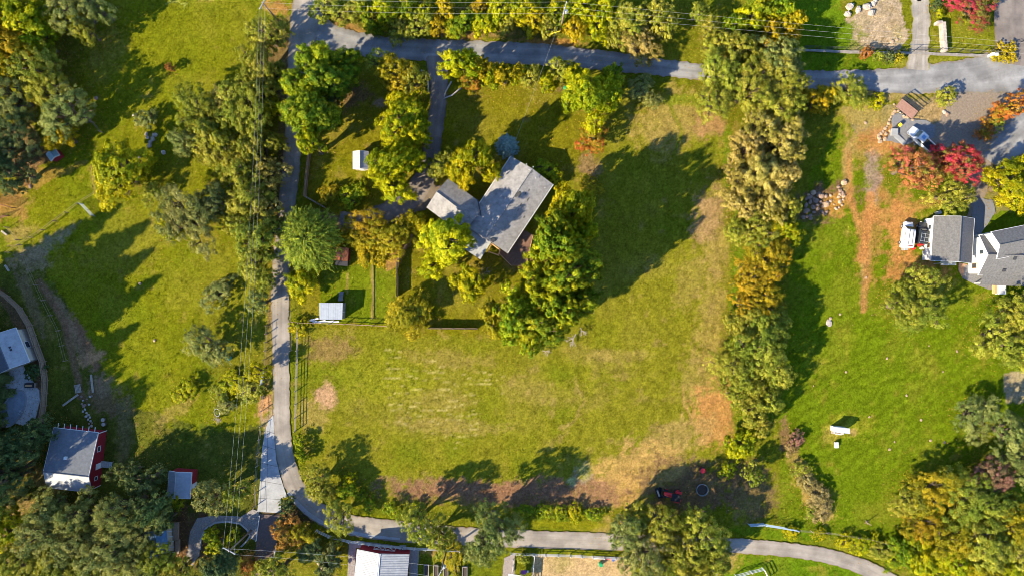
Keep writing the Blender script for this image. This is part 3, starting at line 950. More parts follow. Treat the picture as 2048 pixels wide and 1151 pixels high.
def conifer(name, seed, R, Ht, whorls, ln, wd, droop=0.25, zlo=0.06, dens=26):
    rng = np.random.default_rng(seed)
    pos, nrm, tint, along = [], [], [], []
    mb = MB()
    mb.tube([(0, 0, -0.3), (0, 0, Ht * 0.5), (0, 0, Ht * 0.97)], [0.022 * Ht, 0.013 * Ht, 0.003 * Ht], 6)
    for i in range(whorls):
        f = i / (whorls - 1)
        z = Ht * (zlo + (0.97 - zlo) * f)
        r = R * (1 - f) ** 0.85 * rng.uniform(0.85, 1.1) + 0.12
        nb = max(4, int(9 * (1 - f) + 4))
        a0 = rng.uniform(0, 6.28)
        for b in range(nb):
            a = a0 + 2 * math.pi * b / nb + rng.uniform(-.2, .2)
            rr = r * rng.uniform(0.75, 1.12)
            d = np.array((math.cos(a), math.sin(a), -droop + 0.5 * f))
            mb.tube([(0, 0, z), tuple(np.array((0, 0, z)) + d * rr * 0.9)], [0.05, 0.01], 3, cap=False)
            n = int(dens * rr / R * 2) + 6
            s = rng.uniform(0.1, 1, n) ** 0.7
            p = np.array((0, 0, z)) + d * (s * rr)[:, None]
            side = np.array((-math.sin(a), math.cos(a), 0))
            wdt = (rng.uniform(-1, 1, n) * (1.05 - s) * rr * 0.38)[:, None]
            p = p + side * wdt + np.array((0, 0, -0.12)) * np.abs(wdt)
            pos.append(p)
            nn = np.tile(np.array((d[0] * 0.4, d[1] * 0.4, 0.8)), (n, 1)) + rng.normal(size=(n, 3)) * 0.35
            nrm.append(nn)
            along.append(d[None, :] + side * np.sign(wdt) * 0.8)
            tint.append(np.stack([np.clip(rng.uniform(0.2, 0.6) + s * 0.4, 0, 1), rng.uniform(size=n)], 1))
    me = leaf_mesh(name, np.concatenate(pos), np.concatenate(nrm), np.concatenate(tint), ln, wd, rng, np.concatenate(along))
    return me, mb.mesh(name + "_trunk", M_bark, True), R, Ht


def feather(name, seed, R, Ht):
    """soft crown of many short arching plumes"""
    rng = np.random.default_rng(seed)
    pos, nrm, tint, along = [], [], [], []
    mb = MB()
    mb.tube([(0, 0, -0.3), (0.1, 0, Ht * 0.45)], [0.26, 0.17], 7)
    for b in range(620):
        a = b * 2.39996
        f = math.sqrt((b + 0.5) / 620)
        r0 = R * 0.8 * f * rng.uniform(0.85, 1.1)
        z0 = Ht * (0.42 + 0.45 * math.sqrt(max(0, 1 - f * f))) + rng.uniform(-0.12, 0.04) * Ht
        a2 = a + rng.normal(0, 0.55)
        ln = R * rng.uniform(0.16, 0.34)
        p0 = np.array((math.cos(a) * r0, math.sin(a) * r0, z0))
        d = np.array((math.cos(a2), math.sin(a2), 0.0))
        p1 = p0 + d * ln * 0.5 + np.array((0, 0, ln * 0.25))
        p2 = p0 + d * ln + np.array((0, 0, -ln * rng.uniform(0.1, 0.7)))
        n = 26
        t = rng.uniform(0.0, 1, n)[:, None]
        p = p0 * (1 - t) ** 2 + 2 * p1 * t * (1 - t) + p2 * t * t
        tg = 2 * (1 - t) * (p1 - p0) + 2 * t * (p2 - p1)
        tg /= np.linalg.norm(tg, axis=1, keepdims=True)
        pos.append(p + rng.normal(size=(n, 3)) * 0.10)
        along.append(tg)
        nrm.append(np.array((math.cos(a) * f, math.sin(a) * f, 0.8)) + rng.normal(size=(n, 3)) * 0.4)
        tb = rng.uniform(0.1, 0.9)
        tint.append(np.stack([np.clip(tb + rng.normal(0, .12, n), 0, 1), rng.uniform(size=n)], 1))
        if b % 9 == 0:
            mb.tube([(0.1, 0, Ht * 0.4), tuple(p0 * np.array((0.6, 0.6, 0.85))), tuple(p1)], [0.07, 0.04, 0.01], 4)
    me = leaf_mesh(name, np.concatenate(pos), np.concatenate(nrm), np.concatenate(tint), 0.42, 0.11, rng, np.concatenate(along))
    return me, mb.mesh(name + "_trunk", M_bark, True), R, Ht


def bare(name, seed, R, Ht, depth=4, m=M_dead):
    rng = random.Random(seed)
    mb = MB()

    def grow(p, d, L, r, k):
        e = p + d * L
        mid = p + d * L * 0.5 + Vector((rng.uniform(-1, 1), rng.uniform(-1, 1), rng.uniform(-.5, 1))) * L * 0.08
        mb.tube([p, mid, e], [r, r * 0.8, r * 0.55], 4 if k > 1 else 5, cap=False)
        if k >= depth:
            return
        for i in range(3 if k else 5):
            v = Vector((rng.gauss(0, 1), rng.gauss(0, 1), rng.gauss(0.35, 0.6))).normalized()
            grow(p.lerp(e, rng.uniform(0.55, 1)), (d * 0.9 + v * 0.85).normalized(), L * rng.uniform(0.55, 0.8), r * 0.55, k + 1)
    grow(Vector((0, 0, -0.2)), Vector((0, 0, 1)), Ht * 0.36, 0.035 * Ht, 0)
    return None, mb.mesh(name, m, True), R, Ht


PROTO = {}
for k in range(4):
    PROTO.setdefault(('oak', 'L'), []).append(lobed_crown(f"oak_large_{k}", 10 + k, 5.2, 9, 13, 0.36, 0.74, 0.34, 0.80, 430, 0.60, 30, 0.32, 0.18, 0.8, 0.22))
    PROTO.setdefault(('oak', 'M'), []).append(lobed_crown(f"oak_medium_{k}", 30 + k, 3.3, 6, 10, 0.38, 0.72, 0.34, 0.78, 250, 0.46, 26, 0.28, 0.16, 0.85, 0.20))
    PROTO.setdefault(('broad', 'L'), []).append(lobed_crown(f"broad_large_{k}", 50 + k, 5.0, 10, 15, 0.33, 0.76, 0.32, 0.84, 460, 0.58, 30, 0.40, 0.25, 1.0, 0.03))
    PROTO.setdefault(('broad', 'M'), []).append(lobed_crown(f"broad_medium_{k}", 70 + k, 3.2, 6.5, 11, 0.37, 0.70, 0.32, 0.82, 260, 0.44, 26, 0.33, 0.21, 1.0, 0.03))
    PROTO.setdefault(('shrub', 'S'), []).append(lobed_crown(f"shrub_{k}", 90 + k, 1.7, 2.4, 8, 0.42, 0.66, 0.22, 0.72, 130, 0.27, 20, 0.22, 0.13, 0.9, 0.05))
for k in range(3):
    PROTO.setdefault(('plume', 'L'), []).append(lobed_crown(f"plume_large_{k}", 110 + k, 4.8, 8, 24, 0.24, 0.84, 0.30, 0.84, 420, 0.50, 30, 0.30, 0.16, 1.1, 0.04))
    PROTO.setdefault(('tall', 'L'), []).append(lobed_crown(f"tall_large_{k}", 130 + k, 3.8, 12, 14, 0.34, 0.70, 0.22, 0.86, 420, 0.52, 30, 0.36, 0.22, 1.7, 0.04))
PROTO[('feather', 'L')] = [feather("feathery", 5, 5.6, 7.5)]
PROTO[('spruce', 'M')] = [conifer("spruce", 8, 2.3, 6.5, 20, 0.30, 0.10)]
PROTO[('pine', 'L')] = [conifer("pine_a", 9, 4.6, 24, 34, 0.75, 0.34, 0.3, 0.05, 30), conifer("pine_b", 19, 4.2, 22, 32, 0.75, 0.34, 0.3, 0.05, 30)]
PROTO[('bare', 'M')] = [bare("bare_a", 2, 2.4, 4.5), bare("bare_b", 7, 2.4, 4.5)]
PROTO[('brush', 'S')] = [bare("brush_a", 12, 1.6, 1.8, 4), bare("brush_b", 17, 1.6, 1.8, 4)]

NAMES = {'oak': 'oak_tree', 'broad': 'broadleaf_tree', 'plume': 'scrub_oak_tree', 'tall': 'upright_tree', 'feather': 'feathery_tree',
         'spruce': 'spruce_tree', 'pine': 'pine_tree', 'bare': 'bare_tree', 'shrub': 'shrub', 'brush': 'bare_shrub'}
NOUN = {'oak': 'oak', 'broad': 'leafy tree', 'plume': 'bushy scrub oak', 'tall': 'upright tree', 'feather': 'feathery tree',
        'spruce': 'spruce', 'pine': 'tall pine', 'bare': 'leafless tree', 'shrub': 'shrub', 'brush': 'leafless shrub'}
COLW = {'olive': 'olive', 'sage': 'grey-green', 'deep': 'dark green', 'green': 'mid-green', 'forest': 'rich green', 'lime': 'yellow-green',
        'gold': 'golden yellow', 'mustard': 'mustard yellow', 'tan': 'tan', 'orange': 'orange', 'coral': 'coral orange', 'red': 'crimson',
        'rust': 'rust orange', 'pink': 'pinkish', 'blue': 'silvery blue', 'teal': 'fresh green', 'straw': 'straw-coloured', '-': 'grey'}
trng = random.Random(77)
TREES = []


def tree(form, col, cx, cy, r, h, place, label=None, base=False):
    """cx, cy, r: crown in photo pixels; its distance follows from where it stands on the ground"""
    zc = 0.0 if base else h * 0.55
    p = P(cx, cy, zc)
    r *= 1.12
    rw = r / S * (H - h * 0.55) / H
    if form in ('shrub', 'brush'):
        key = (form, 'S')
    elif form in ('plume', 'tall', 'feather', 'pine'):
        key = (form, 'L')
    elif form in ('spruce', 'bare'):
        key = (form, 'M')
    else:
        key = (form, 'L' if rw > 3.7 else 'M')
        if rw < 2.0:
            key = ('shrub', 'S')
    crown, trunk, R0, H0 = trng.choice(PROTO[key])
    size = '' if form in ('feather', 'spruce', 'pine') else ('small ' if rw < 2.3 else 'large ' if rw > 4.4 else 'mid-sized ')
    if form in ('shrub', 'brush'):
        size = 'low ' if rw < 1.5 else 'wide '
    lab = label or f"{size}{COLW[col]} {NOUN[form]} {place}"
    e = thing(NAMES[form], lab, 'shrub' if form in ('shrub', 'brush') else 'tree', (p.x, p.y, 0), trng.uniform(0, 6.28), None if label else place)
    s = rw / R0
    asp = trng.uniform(0.84, 1.19)
    e.scale = (s * asp, s / asp, h / H0)
    e.rotation_euler = (trng.uniform(-.06, .06), trng.uniform(-.06, .06), e.rotation_euler[2])
    if crown:
        c = link('crown', crown, e)
        c.material_slots[0].link = 'OBJECT'
        c.material_slots[0].material = LEAF[col]
    link('trunk', trunk, e)
    TREES.append((p.x, p.y, rw))
    return e


def grove(place, spec, hs=1.15, cut=None):
    for item in spec.split(';'):
        f = item.split()
        if not f:
            continue
        pl = place if not cut else next(q for lim, q in cut if float(f[3]) < lim)
        tree(f[0], f[1], float(f[2]), float(f[3]), float(f[4]), float(f[5]) * hs, pl)


grove("in the wood west of the sloping meadow", """
broad lime 45 25 62 9; broad gold 12 85 48 9; oak sage 150 22 50 8; broad lime 108 48 30 6; oak olive 75 138 48 8; oak olive 108 182 42 7;
oak sage 138 226 52 8; broad gold 128 276 28 5; oak sage 20 195 48 8; oak deep 22 285 48 8; oak deep 32 348 36 7; oak sage 45 232 26 5; broad gold 4 130 42 8;
broad lime 78 85 34 7; oak olive 168 60 28 7; oak sage 190 15 36 8; oak deep -30 330 60 9; oak deep -20 240 50 9; broad lime -10 20 60 9""")
tree('shrub', 'sage', 292, 240, 24, 2.6, '', "soft grey-green bush on the open meadow beside pale boulders")
tree('broad', 'lime', 245, 350, 56, 8, '', "broad yellow-green tree alone at the meadow edge by the pipe gate")
tree('oak', 'olive', 306, 386, 24, 3, '', "small olive bush under the broad yellow-green meadow tree")
tree('shrub', 'rust', 341, 137, 9, 1.9, '', "tiny rust-orange round bush alone on the bright meadow")
grove("in the thick row west of the narrow lane", """
oak olive 535 70 40 6; oak olive 515 128 42 6; plume olive 545 150 26 5; oak olive 482 180 36 6; oak olive 500 232 46 7; oak olive 392 225 46 6; plume olive 432 272 46 6; oak sage 378 282 32 5;
oak tan 445 205 28 5; plume olive 512 290 48 6; oak tan 536 342 34 5; plume olive 488 352 42 6; oak olive 462 318 36 5; broad lime 548 215 20 4; broad lime 445 275 26 5;
oak sage 372 436 58 7; oak deep 425 400 36 6; broad green 342 458 26 4; plume olive 500 400 44 6; plume olive 512 468 50 6; oak olive 508 522 40 5; oak olive 532 562 26 4; oak tan 530 410 28 5;
oak sage 520 605 24 4; oak olive 470 450 30 5; oak olive 545 285 24 5; oak olive 548 440 22 4; oak olive 470 240 34 6; plume olive 520 180 34 6; oak olive 410 300 34 5""", 1.4, [(160, "in the lane row near the meadow power pole"), (310, "in the lane row facing the tall corner clump"), (385, "in the lane row facing the little grey shed"), (9999, "in the lane row facing the feathery tree")])
tree('oak', 'sage', 416, 690, 43, 5.5, '', "round grey-green oak on the west meadow beside a teal barrel")
tree('shrub', 'sage', 436, 588, 34, 2.2, '', "pale sprawling sage bush low in the west meadow")
grove("in the weedy strip by the lane gate", """
shrub lime 378 775 22 1.6; shrub lime 470 765 24 1.2; shrub olive 500 780 26 1.4; oak lime 515 742 24 4.5; shrub olive 440 790 20 1.2; shrub sage 452 810 18 1.4; shrub lime 360 790 18 1.2""")
tree('brush', '-', 430, 838, 26, 1.8, '', "grey leafless brush heap beside the oval metal hoop")
tree('oak', 'sage', 428, 990, 36, 9, '', "pale olive oak left of the twin wires by the looped drive")
tree('oak', 'olive', 472, 985, 25, 8, '', "small olive oak under the twin wires above the looped drive")
tree('broad', 'green', 352, 997, 19, 3.2, '', "dense round green bush at the corner of the small red shed")
grove("in the dark oak wood below the red barn", """
oak deep 40 895 44 9; oak deep 20 955 42 8; oak sage 95 1016 38 7; oak sage 165 1034 38 10; oak sage 245 1018 40 11; oak deep 292 958 36 8; oak sage 90 1060 52 9; broad lime 28 1060 42 7; plume olive 40 1120 52 8;
oak sage 150 1085 56 9; oak sage 222 1085 56 9; oak olive 180 1138 46 8; broad olive 112 1130 44 8; oak sage 285 1055 40 8; oak sage 262 1122 40 8; oak olive 325 1122 42 7; oak olive 360 1140 34 6; oak deep 300 1012 36 11; oak deep 65 870 34 8;
oak deep 255 945 30 6; oak olive -20 1020 50 8; oak deep 330 1040 26 6; """, 1.15, [(980, "around the red barn and small red shed"), (1030, "in the dark oak line below the red barn"), (1075, "in the oak wood beside the blue-roofed shelter"), (9999, "at the bottom of the oak wood")])
tree('broad', 'green', 432, 1088, 27, 4, '', "rich green tree inside the curved kerb of the looped drive")
tree('broad', 'green', 465, 1072, 16, 3, '', "small green tree inside the looped drive by the stone curb")
grove("in the garden beside the dark brick drive", """
oak rust 572 1062 32 4.5; oak mustard 602 1068 30 4; oak olive 560 1140 34 6; broad deep 440 1135 40 6; oak rust 500 1128 22 4; broad deep 622 1100 26 3.5; broad deep 655 1125 28 4; oak olive 525 1135 20 5; shrub olive 668 1088 18 1.8; broad deep 575 1010 16 2; broad deep 572 1050 20 3""")
grove("in the clump at the lane and gravel road corner", """
tall green 636 128 40 11; tall green 602 182 36 10; tall green 618 232 48 12; tall lime 624 290 28 9; tall forest 655 170 40 11; broad forest 692 132 32 9; tall forest 650 225 32 10; broad deep 670 180 30 6""", 1.15)
grove("on the bank above the driveway mouth", """
oak olive 758 128 26 4; oak mustard 800 145 34 4.5; oak olive 828 158 26 4; broad lime 836 192 17 3; oak mustard 780 165 20 3""", 1.9)
tree('brush', '-', 764, 152, 20, 2.6, '', "grey leafless bush among the olive shrubs above the driveway")
grove("in the large clump left of the driveway", """
broad lime 798 248 50 8; broad lime 784 328 44 9; broad lime 790 370 36 7; broad lime 828 272 30 7; broad lime 818 320 32 7; broad green 835 250 24 6""")
grove("along the gravel road by the back lawn", """
broad lime 928 132 36 6; broad gold 962 142 26 5; broad orange 946 170 20 3.5; broad gold 1010 155 28 4; broad lime 985 155 24 4; oak olive 1060 156 24 3.5; broad lime 1094 166 20 3; oak olive 1122 142 26 4; broad lime 1040 150 20 3; broad lime 1150 150 26 4""", 2.0)
tree('broad', 'lime', 1185, 195, 56, 12, '', "big yellow-green tree between the back lawn and the hay field")
tree('broad', 'green', 1228, 160, 28, 6, '', "mid-green tree beside the big yellow-green lawn tree")
tree('oak', 'orange', 1186, 278, 31, 5, '', "orange-tinged round tree below the big yellow-green lawn tree")
tree('oak', 'sage', 1280, 175, 28, 3.5, '', "thin grey-green sapling by the hay field's upper corner")
tree('oak', 'sage', 1300, 200, 20, 2.5, '', "small grey-green bush at the hay field's upper corner")
tree('oak', 'mustard', 1180, 368, 22, 3, '', "sparse mustard bush on the fence line behind the house")
tree('broad', 'olive', 880, 330, 29, 5, '', "round olive-green tree beside the garage end of the house")
tree('broad', 'lime', 942, 318, 42, 12, '', "big yellow-green tree behind the house between the two roofs")
tree('broad', 'lime', 982, 342, 20, 8, '', "yellow-green tree squeezed against the long grey roof")
tree('spruce', 'blue', 1014, 285, 24, 8, '', "silvery blue spruce at the corner of the house roof")
tree('shrub', 'green', 1092, 338, 24, 2.4, '', "green shrub bed along the end wall of the house")
tree('shrub', 'lime', 1112, 355, 18, 2.2, '', "yellow-green shrub at the far corner of the house")
grove("in front of the garage and front lawn", """
broad gold 835 446 23 4; oak mustard 735 455 40 5; oak mustard 775 470 42 5; oak mustard 805 460 26 4; broad gold 740 508 30 3.6; oak mustard 720 480 26 4""")
tree('tall', 'lime', 893, 480, 52, 11, '', "tall golden-green tree beside the white patio cover")
tree('broad', 'lime', 872, 525, 30, 7, '', "golden-green tree hanging over the front lawn fence")
tree('broad', 'lime', 940, 562, 36, 7, '', "half-bare yellow-green tree with grey branches on the front lawn")
tree('bare', '-', 958, 555, 34, 7, '', "grey leafless tree on the front lawn by the half-bare one")
tree('feather', 'teal', 620, 475, 60, 8.5, '', "feathery fresh-green tree overhanging the lane")
tree('broad', 'lime', 604, 568, 32, 4.5, '', "dense round tree on the lane edge above the metal shed")
tree('broad', 'mustard', 815, 626, 45, 5, '', "mustard-gold tree on the pasture fence line")
tree('shrub', 'mustard', 655, 386, 19, 2.2, '', "mustard shrub inside the bent board fence by the lane")
tree('shrub', 'green', 700, 396, 24, 2.4, '', "green shrub between the bent fence and the driveway end")
tree('shrub', 'green', 722, 378, 18, 2.4, '', "green shrub beside the little grey gable shed")
tree('shrub', 'lime', 795, 545, 8, 1.2, '', "tiny yellow-green bush in the fence shadow on the front lawn")
tree('shrub', 'lime', 597, 655, 18, 1.4, '', "weedy yellow-green bush at the pasture fence corner by the metal shed")
grove("in the dark clump beside the wooden deck", """
broad lime 1132 428 52 10; broad forest 1108 505 46 14; broad forest 1135 545 54 15; broad green 1088 565 42 11; broad green 1022 630 48 9; broad forest 1088 645 48 10; broad forest 1120 602 40 13; broad mustard 985 632 30 6; broad forest 1120 458 36 12;
broad lime 1160 470 30 10; broad forest 1060 685 30 8; broad forest 1155 600 34 11""", 1.42)
grove("on the pasture bank inside the lane's curve", """
oak olive 635 965 36 5; broad green 692 980 20 3; shrub green 602 885 14 1.8; shrub green 604 912 13 2; oak olive 660 985 20 3.5; broad lime 700 955 13 2""")
tree('oak', 'olive', 680, 1032, 34, 5.5, '', "olive oak leaning over the lane bend and white fence")
tree('oak', 'olive', 840, 1045, 38, 9.5, '', "olive oak on the verge above the corrugated red shed")
tree('oak', 'olive', 875, 1070, 34, 7, '', "olive oak beside the pole with the grey transformer")
tree('oak', 'sage', 985, 1050, 46, 12, '', "tall grey-green oak between lane and raised garden beds")
tree('oak', 'sage', 965, 1098, 38, 9, '', "grey-green oak over the raised garden beds")
grove("in the oak clump straddling the lane by the tractor", """
oak sage 1255 1060 42 10; oak olive 1322 1046 38 10; oak olive 1405 1055 46 10; oak sage 1280 1115 46 10; oak olive 1365 1112 50 10; oak olive 1432 1108 36 9; oak olive 1330 1145 40 9; oak olive 1262 1034 28 9; oak olive 1400 1145 40 9""", 0.95)
grove("in the long tree belt east of the hay field", """
oak olive 1440 140 46 8; oak olive 1475 100 36 7; oak olive 1425 205 40 7; oak olive 1532 150 50 8; oak sage 1562 112 40 8; oak olive 1495 185 46 8; oak olive 1562 205 42 8; plume tan 1520 252 46 7; plume tan 1562 292 46 7; plume tan 1490 300 42 7; plume tan 1515 345 50 7;
plume tan 1560 350 44 7; plume tan 1488 408 38 6; plume tan 1540 402 42 7; broad lime 1562 452 34 5; oak olive 1510 462 40 6; oak mustard 1530 505 40 6; oak mustard 1498 552 38 5.5; oak mustard 1528 602 36 5.5; oak olive 1512 690 58 8; oak olive 1478 735 46 7; oak olive 1545 735 40 7; oak olive 1500 655 36 6;
oak olive 1500 775 34 6; plume tan 1475 355 34 6; plume tan 1580 255 34 6; oak mustard 1545 545 30 5; oak olive 1575 165 30 7; oak olive 1450 175 34 7; oak mustard 1488 610 28 5; oak olive 1470 650 24 4.5; oak olive 1555 640 26 5; oak olive 1535 800 28 6.5; oak olive 1500 825 26 6; oak olive 1520 850 24 6; oak olive 1465 790 24 4.5; oak mustard 1560 500 26 5; oak olive 1575 410 28 6; oak olive 1470 460 24 5; oak olive 1545 655 30 6.5; oak olive 1505 630 28 5.5""", 1.15, [(230, "where the tree belt meets the gravel road"), (375, "mid-belt facing the rock pile"), (480, "in the belt just below the rock pile"), (640, "in the narrow autumn stretch of the belt"), (700, "in the upper half of the belt's lower bulge"), (760, "in the middle of the belt's lower bulge"), (9999, "at the foot of the belt above the plum shrub")])  # some oaks at the belt's foot added to cast shade on the grass
tree('broad', 'lime', 1480, 888, 32, 4.5, '', "yellow-green tree at the foot of the belt above the tractor")
tree('oak', 'olive', 1500, 945, 22, 5, '', "thin olive tree added for shade above the blue-grey gate")  # extra tree put in to darken the ground around it
tree('oak', 'orange', 1968, 262, 20, 3.5, '', "small orange sapling amid the gravel yard")
tree('oak', 'olive', 1992, 248, 18, 3, '', "small olive bush amid the gravel yard")
tree('shrub', 'green', 1452, 940, 16, 1.8, '', "low green bush beside the ring trough")
grove("in the hedge thicket north of the gravel road", """
oak olive 652 22 30 4; oak olive 690 32 26 3.5; broad green 735 30 26 4; oak olive 800 58 28 4; oak olive 842 52 30 4; oak gold 868 52 22 3.5; broad gold 890 14 20 5; broad green 930 45 26 4; broad lime 970 52 26 4; broad lime 1002 18 28 5; oak olive 1012 52 24 4; broad lime 1046 20 30 5;
broad gold 1072 44 26 4; oak olive 1100 56 22 4; broad gold 1152 60 26 4; broad lime 1192 58 28 4; oak olive 1232 82 26 4; broad olive 1258 42 36 5; oak tan 1282 92 36 5; oak olive 1312 28 34 6; oak olive 1332 48 24 5; broad lime 1172 14 30 5; broad lime 1212 18 26 5; broad lime 770 18 28 5; broad green 820 15 24 5; broad green 850 20 24 4;
oak olive 715 12 22 4; broad gold 960 12 20 4; broad lime 1110 20 24 4; shrub green 760 50 18 2; broad green 1135 25 22 4; broad green 905 55 20 3""")
grove("by the grass clearing north of the gravel road", """
oak olive 1420 58 26 5; oak olive 1442 92 32 6; broad lime 1502 40 28 5; broad gold 1540 72 26 5; broad gold 1582 42 26 5; broad green 1560 18 26 6; broad gold 1578 70 22 4; oak olive 1395 25 20 5; broad green 1470 50 22 5; broad green 1520 15 26 6""")
tree('broad', 'gold', 1632, 206, 26, 3.5, '', "golden yellow bush between tree belt and gravel road")
tree('broad', 'gold', 1655, 190, 20, 3, '', "small golden bush next to an olive bush at the roadside")
tree('oak', 'olive', 1700, 182, 38, 4, '', "spreading olive bush beside the gravel road")
tree('shrub', 'lime', 1755, 202, 18, 1.2, '', "low yellow-green bush beside the slatted trailer")
tree('oak', 'olive', 1890, 195, 22, 3, '', "round olive bush on the tan bank beside the road")
tree('oak', 'orange', 2030, 208, 30, 7, '', "orange tree at the fork of the gravel yard")
tree('oak', 'orange', 2000, 225, 22, 4, '', "small orange tree left of its twin at the gravel yard")
tree('oak', 'coral', 1820, 335, 46, 9, '', "coral-orange tree in front of the white pickup")
tree('oak', 'coral', 1858, 350, 34, 7, '', "coral-orange tree touching the crimson one")
tree('oak', 'red', 1890, 318, 26, 9, '', "crimson tree wedged between the coral tree and the larger crimson one")
tree('oak', 'red', 1922, 330, 38, 10, '', "crimson tree beside the gravel yard")
tree('oak', 'olive', 1900, 390, 40, 6.5, '', "olive oak over the corner of the charcoal garage roof")
tree('broad', 'lime', 2012, 372, 50, 6, '', "bright yellow-green tree above the white house")
tree('broad', 'lime', 2042, 335, 36, 5.5, '', "yellow-green tree behind the bright one above the white house")
grove("on the lawn below the charcoal garage", "oak olive 1840 570 46 6; oak olive 1800 612 42 6; oak olive 1850 625 44 6")
grove("at the lawn edge below the white house", "oak olive 2035 620 42 6; oak olive 1998 672 46 6; oak olive 2040 690 50 7; oak olive 1975 690 22 4; oak olive 2050 640 40 7")
tree('oak', 'sage', 1950, 832, 47, 4.5, '', "pale grey-green dome tree on the mown lawn")
tree('oak', 'red', 1950, 16, 40, 4, '', "crimson tree beside the dark paved drive")
grove("in the autumn wood at the lawn's lower corner", """
oak sage 2025 868 46 7; oak pink 1985 948 40 6; oak sage 2035 925 42 7; oak mustard 1868 985 50 6; oak olive 1940 1000 56 7; oak olive 1828 1000 36 5; oak mustard 2012 1032 52 7; oak mustard 1900 1070 50 6; broad olive 1962 1082 56 7; oak olive 2035 1100 48 7; broad lime 1858 1128 38 4; broad gold 1952 1142 46 5; broad lime 2015 1150 40 5;
oak olive 1975 1010 44 7; oak mustard 1840 1050 36 5; broad lime 1905 1120 36 5; broad green 1810 1105 26 2.5; broad green 1835 1095 24 2.5""")
grove("along the black fence by the gravel road", "shrub rust 1733 108 13 1.8; shrub olive 1757 112 11 1.6; shrub deep 1776 114 12 1.8; shrub mustard 1797 116 12 1.6")
tree('shrub', 'gold', 2018, 104, 20, 1.4, '', "golden groundcover shrub inside the curved drive kerb")
tree('shrub', 'gold', 1992, 112, 14, 1.2, '', "low golden shrub beside the white gate pillars")
tree('shrub', 'lime', 1878, 26, 10, 1.6, '', "yellow-green bush at the end of the stone wall")
tree('shrub', 'deep', 1874, 10, 12, 2, '', "dark green bush above the stone wall")
grove("in the weed hedge along the lower pasture edge", """
shrub green 785 1018 18 1.8; shrub green 740 1008 16 1.4; shrub green 1090 1020 20 1.5; shrub green 1120 1024 18 1.4; shrub lime 1150 1024 20 1.4; shrub green 1185 1026 18 1.3; shrub green 1050 1020 18 1.4; shrub green 720 990 14 1.4; shrub green 830 1015 16 1.2""")
grove("in the dry bramble strip across the mown lawn", "shrub straw 1630 990 26 1.6; shrub straw 1612 962 20 1.5; shrub straw 1640 1018 24 1.4; shrub olive 1600 935 18 1.4; shrub straw 1645 1005 18 1.2; shrub olive 1622 1022 16 1.2; shrub straw 1582 895 15 1.3")
tree('shrub', 'pink', 1592, 880, 18, 1.5, '', "dark plum shrub on the lawn edge near the white playhouse")
grove("on the bank above the lower lane", "shrub lime 1720 1092 24 1.2; shrub olive 1760 1100 26 1.4; shrub lime 1690 1082 18 1; shrub green 1790 1115 26 1.4; shrub lime 1745 1085 16 1.1; shrub lime 1640 1068 16 0.8; shrub lime 1580 1062 16 0.8")
tree('shrub', 'mustard', 900, 1106, 34, 1.2, '', "ochre flower hedge below the white fence by the raised beds")
tree('shrub', 'olive', 1045, 1115, 14, 1.6, '', "round olive bush in the fenced corner by the sand arena")
tree('shrub', 'deep', 70, 742, 18, 1.8, '', "dark green shrub in the curved bed by the pool patio")
# pines beyond the picture's left edge whose pointed shadows lie across the meadow
for i, (bx, by, hh, rr) in enumerate([(-62, 690, 25, 84), (-40, 728, 23, 76), (-40, 800, 24, 76), (-110, 660, 24, 84), (-95, 760, 24, 84), (-60, 860, 22, 80), (-85, 715, 24, 84), (-70, 785, 22, 84), (-120, 800, 24, 84)]):
    tree('pine', 'deep', bx, by, rr, hh, "behind the pool house west of the meadow", base=True)
for (bx, by, hh, rr) in [(28, 905, 16, 46), (-25, 880, 17, 50), (-40, 960, 15, 46), (66, 925, 17, 44), (10, 850, 16, 40)]:
    tree('oak', 'deep', bx, by, rr, hh, "rising behind the red barn", base=True)


# ------------------------------------------------------------------ buildings
def plank_mesh(L, W, T):
    return MB().box((0, 0, 0), (L, W, T)).mesh("plank", None)


def window(parent, c, size, rz, frame_m=None):
    """c: centre on the wall in parent space, size (w, h); the wall normal points along rz"""
    w, h = size
    fr = MB()
    t = 0.08
    for sx in (-1, 1):
        fr.box((0.04, sx * (w / 2 - t / 2), 0), (0.08, t, h))
    for sz in (-1, 1):
        fr.box((0.04, 0, sz * (h / 2 - t / 2)), (0.078, w - 2 * t, t))
    f = fr.obj('window', frame_m or M_white, parent, loc=c, rz=rz)
    MB().box((0.02, 0, 0), (0.03, w - 2 * t, h - 2 * t)).obj('pane', M_glass, f)
    return f


def door(parent, c, size, rz, m):
    d = MB().box((0.03, 0, 0), (0.06, size[0], size[1])).obj('door', m, parent, loc=c, rz=rz)
    MB().box((0.09, size[0] * 0.4, 0), (0.06, 0.05, 0.12)).obj('handle', M_steel, d)
    return d


def gable(name, label, cat, A, B, C, ze, zr, roof_m, wall_m, trim_m=None, ridge=0.5, over=0.4, ribs=0.0, roof2=None, parent=None, thick=0.14, z0=-0.2):
    """A-B crosses the ridge, B-C runs along it (photo pixels of the eave corners)"""
    a, b, c = P(*A, ze), P(*B, ze), P(*C, ze)
    u = (b - a)
    Wd = u.length
    v = (c - b)
    Ln = v.length
    ang = math.atan2(u.y, u.x)
    ctr = (a + c) / 2
    e = thing(name, label, cat, (ctr.x, ctr.y, 0), ang)
    gable_parts(e, Wd, Ln, ze, zr, roof_m, wall_m, trim_m, ridge, over, ribs, roof2, thick, z0)
    e_info[e.name] = (Wd, Ln, over)
    return e


e_info = {}


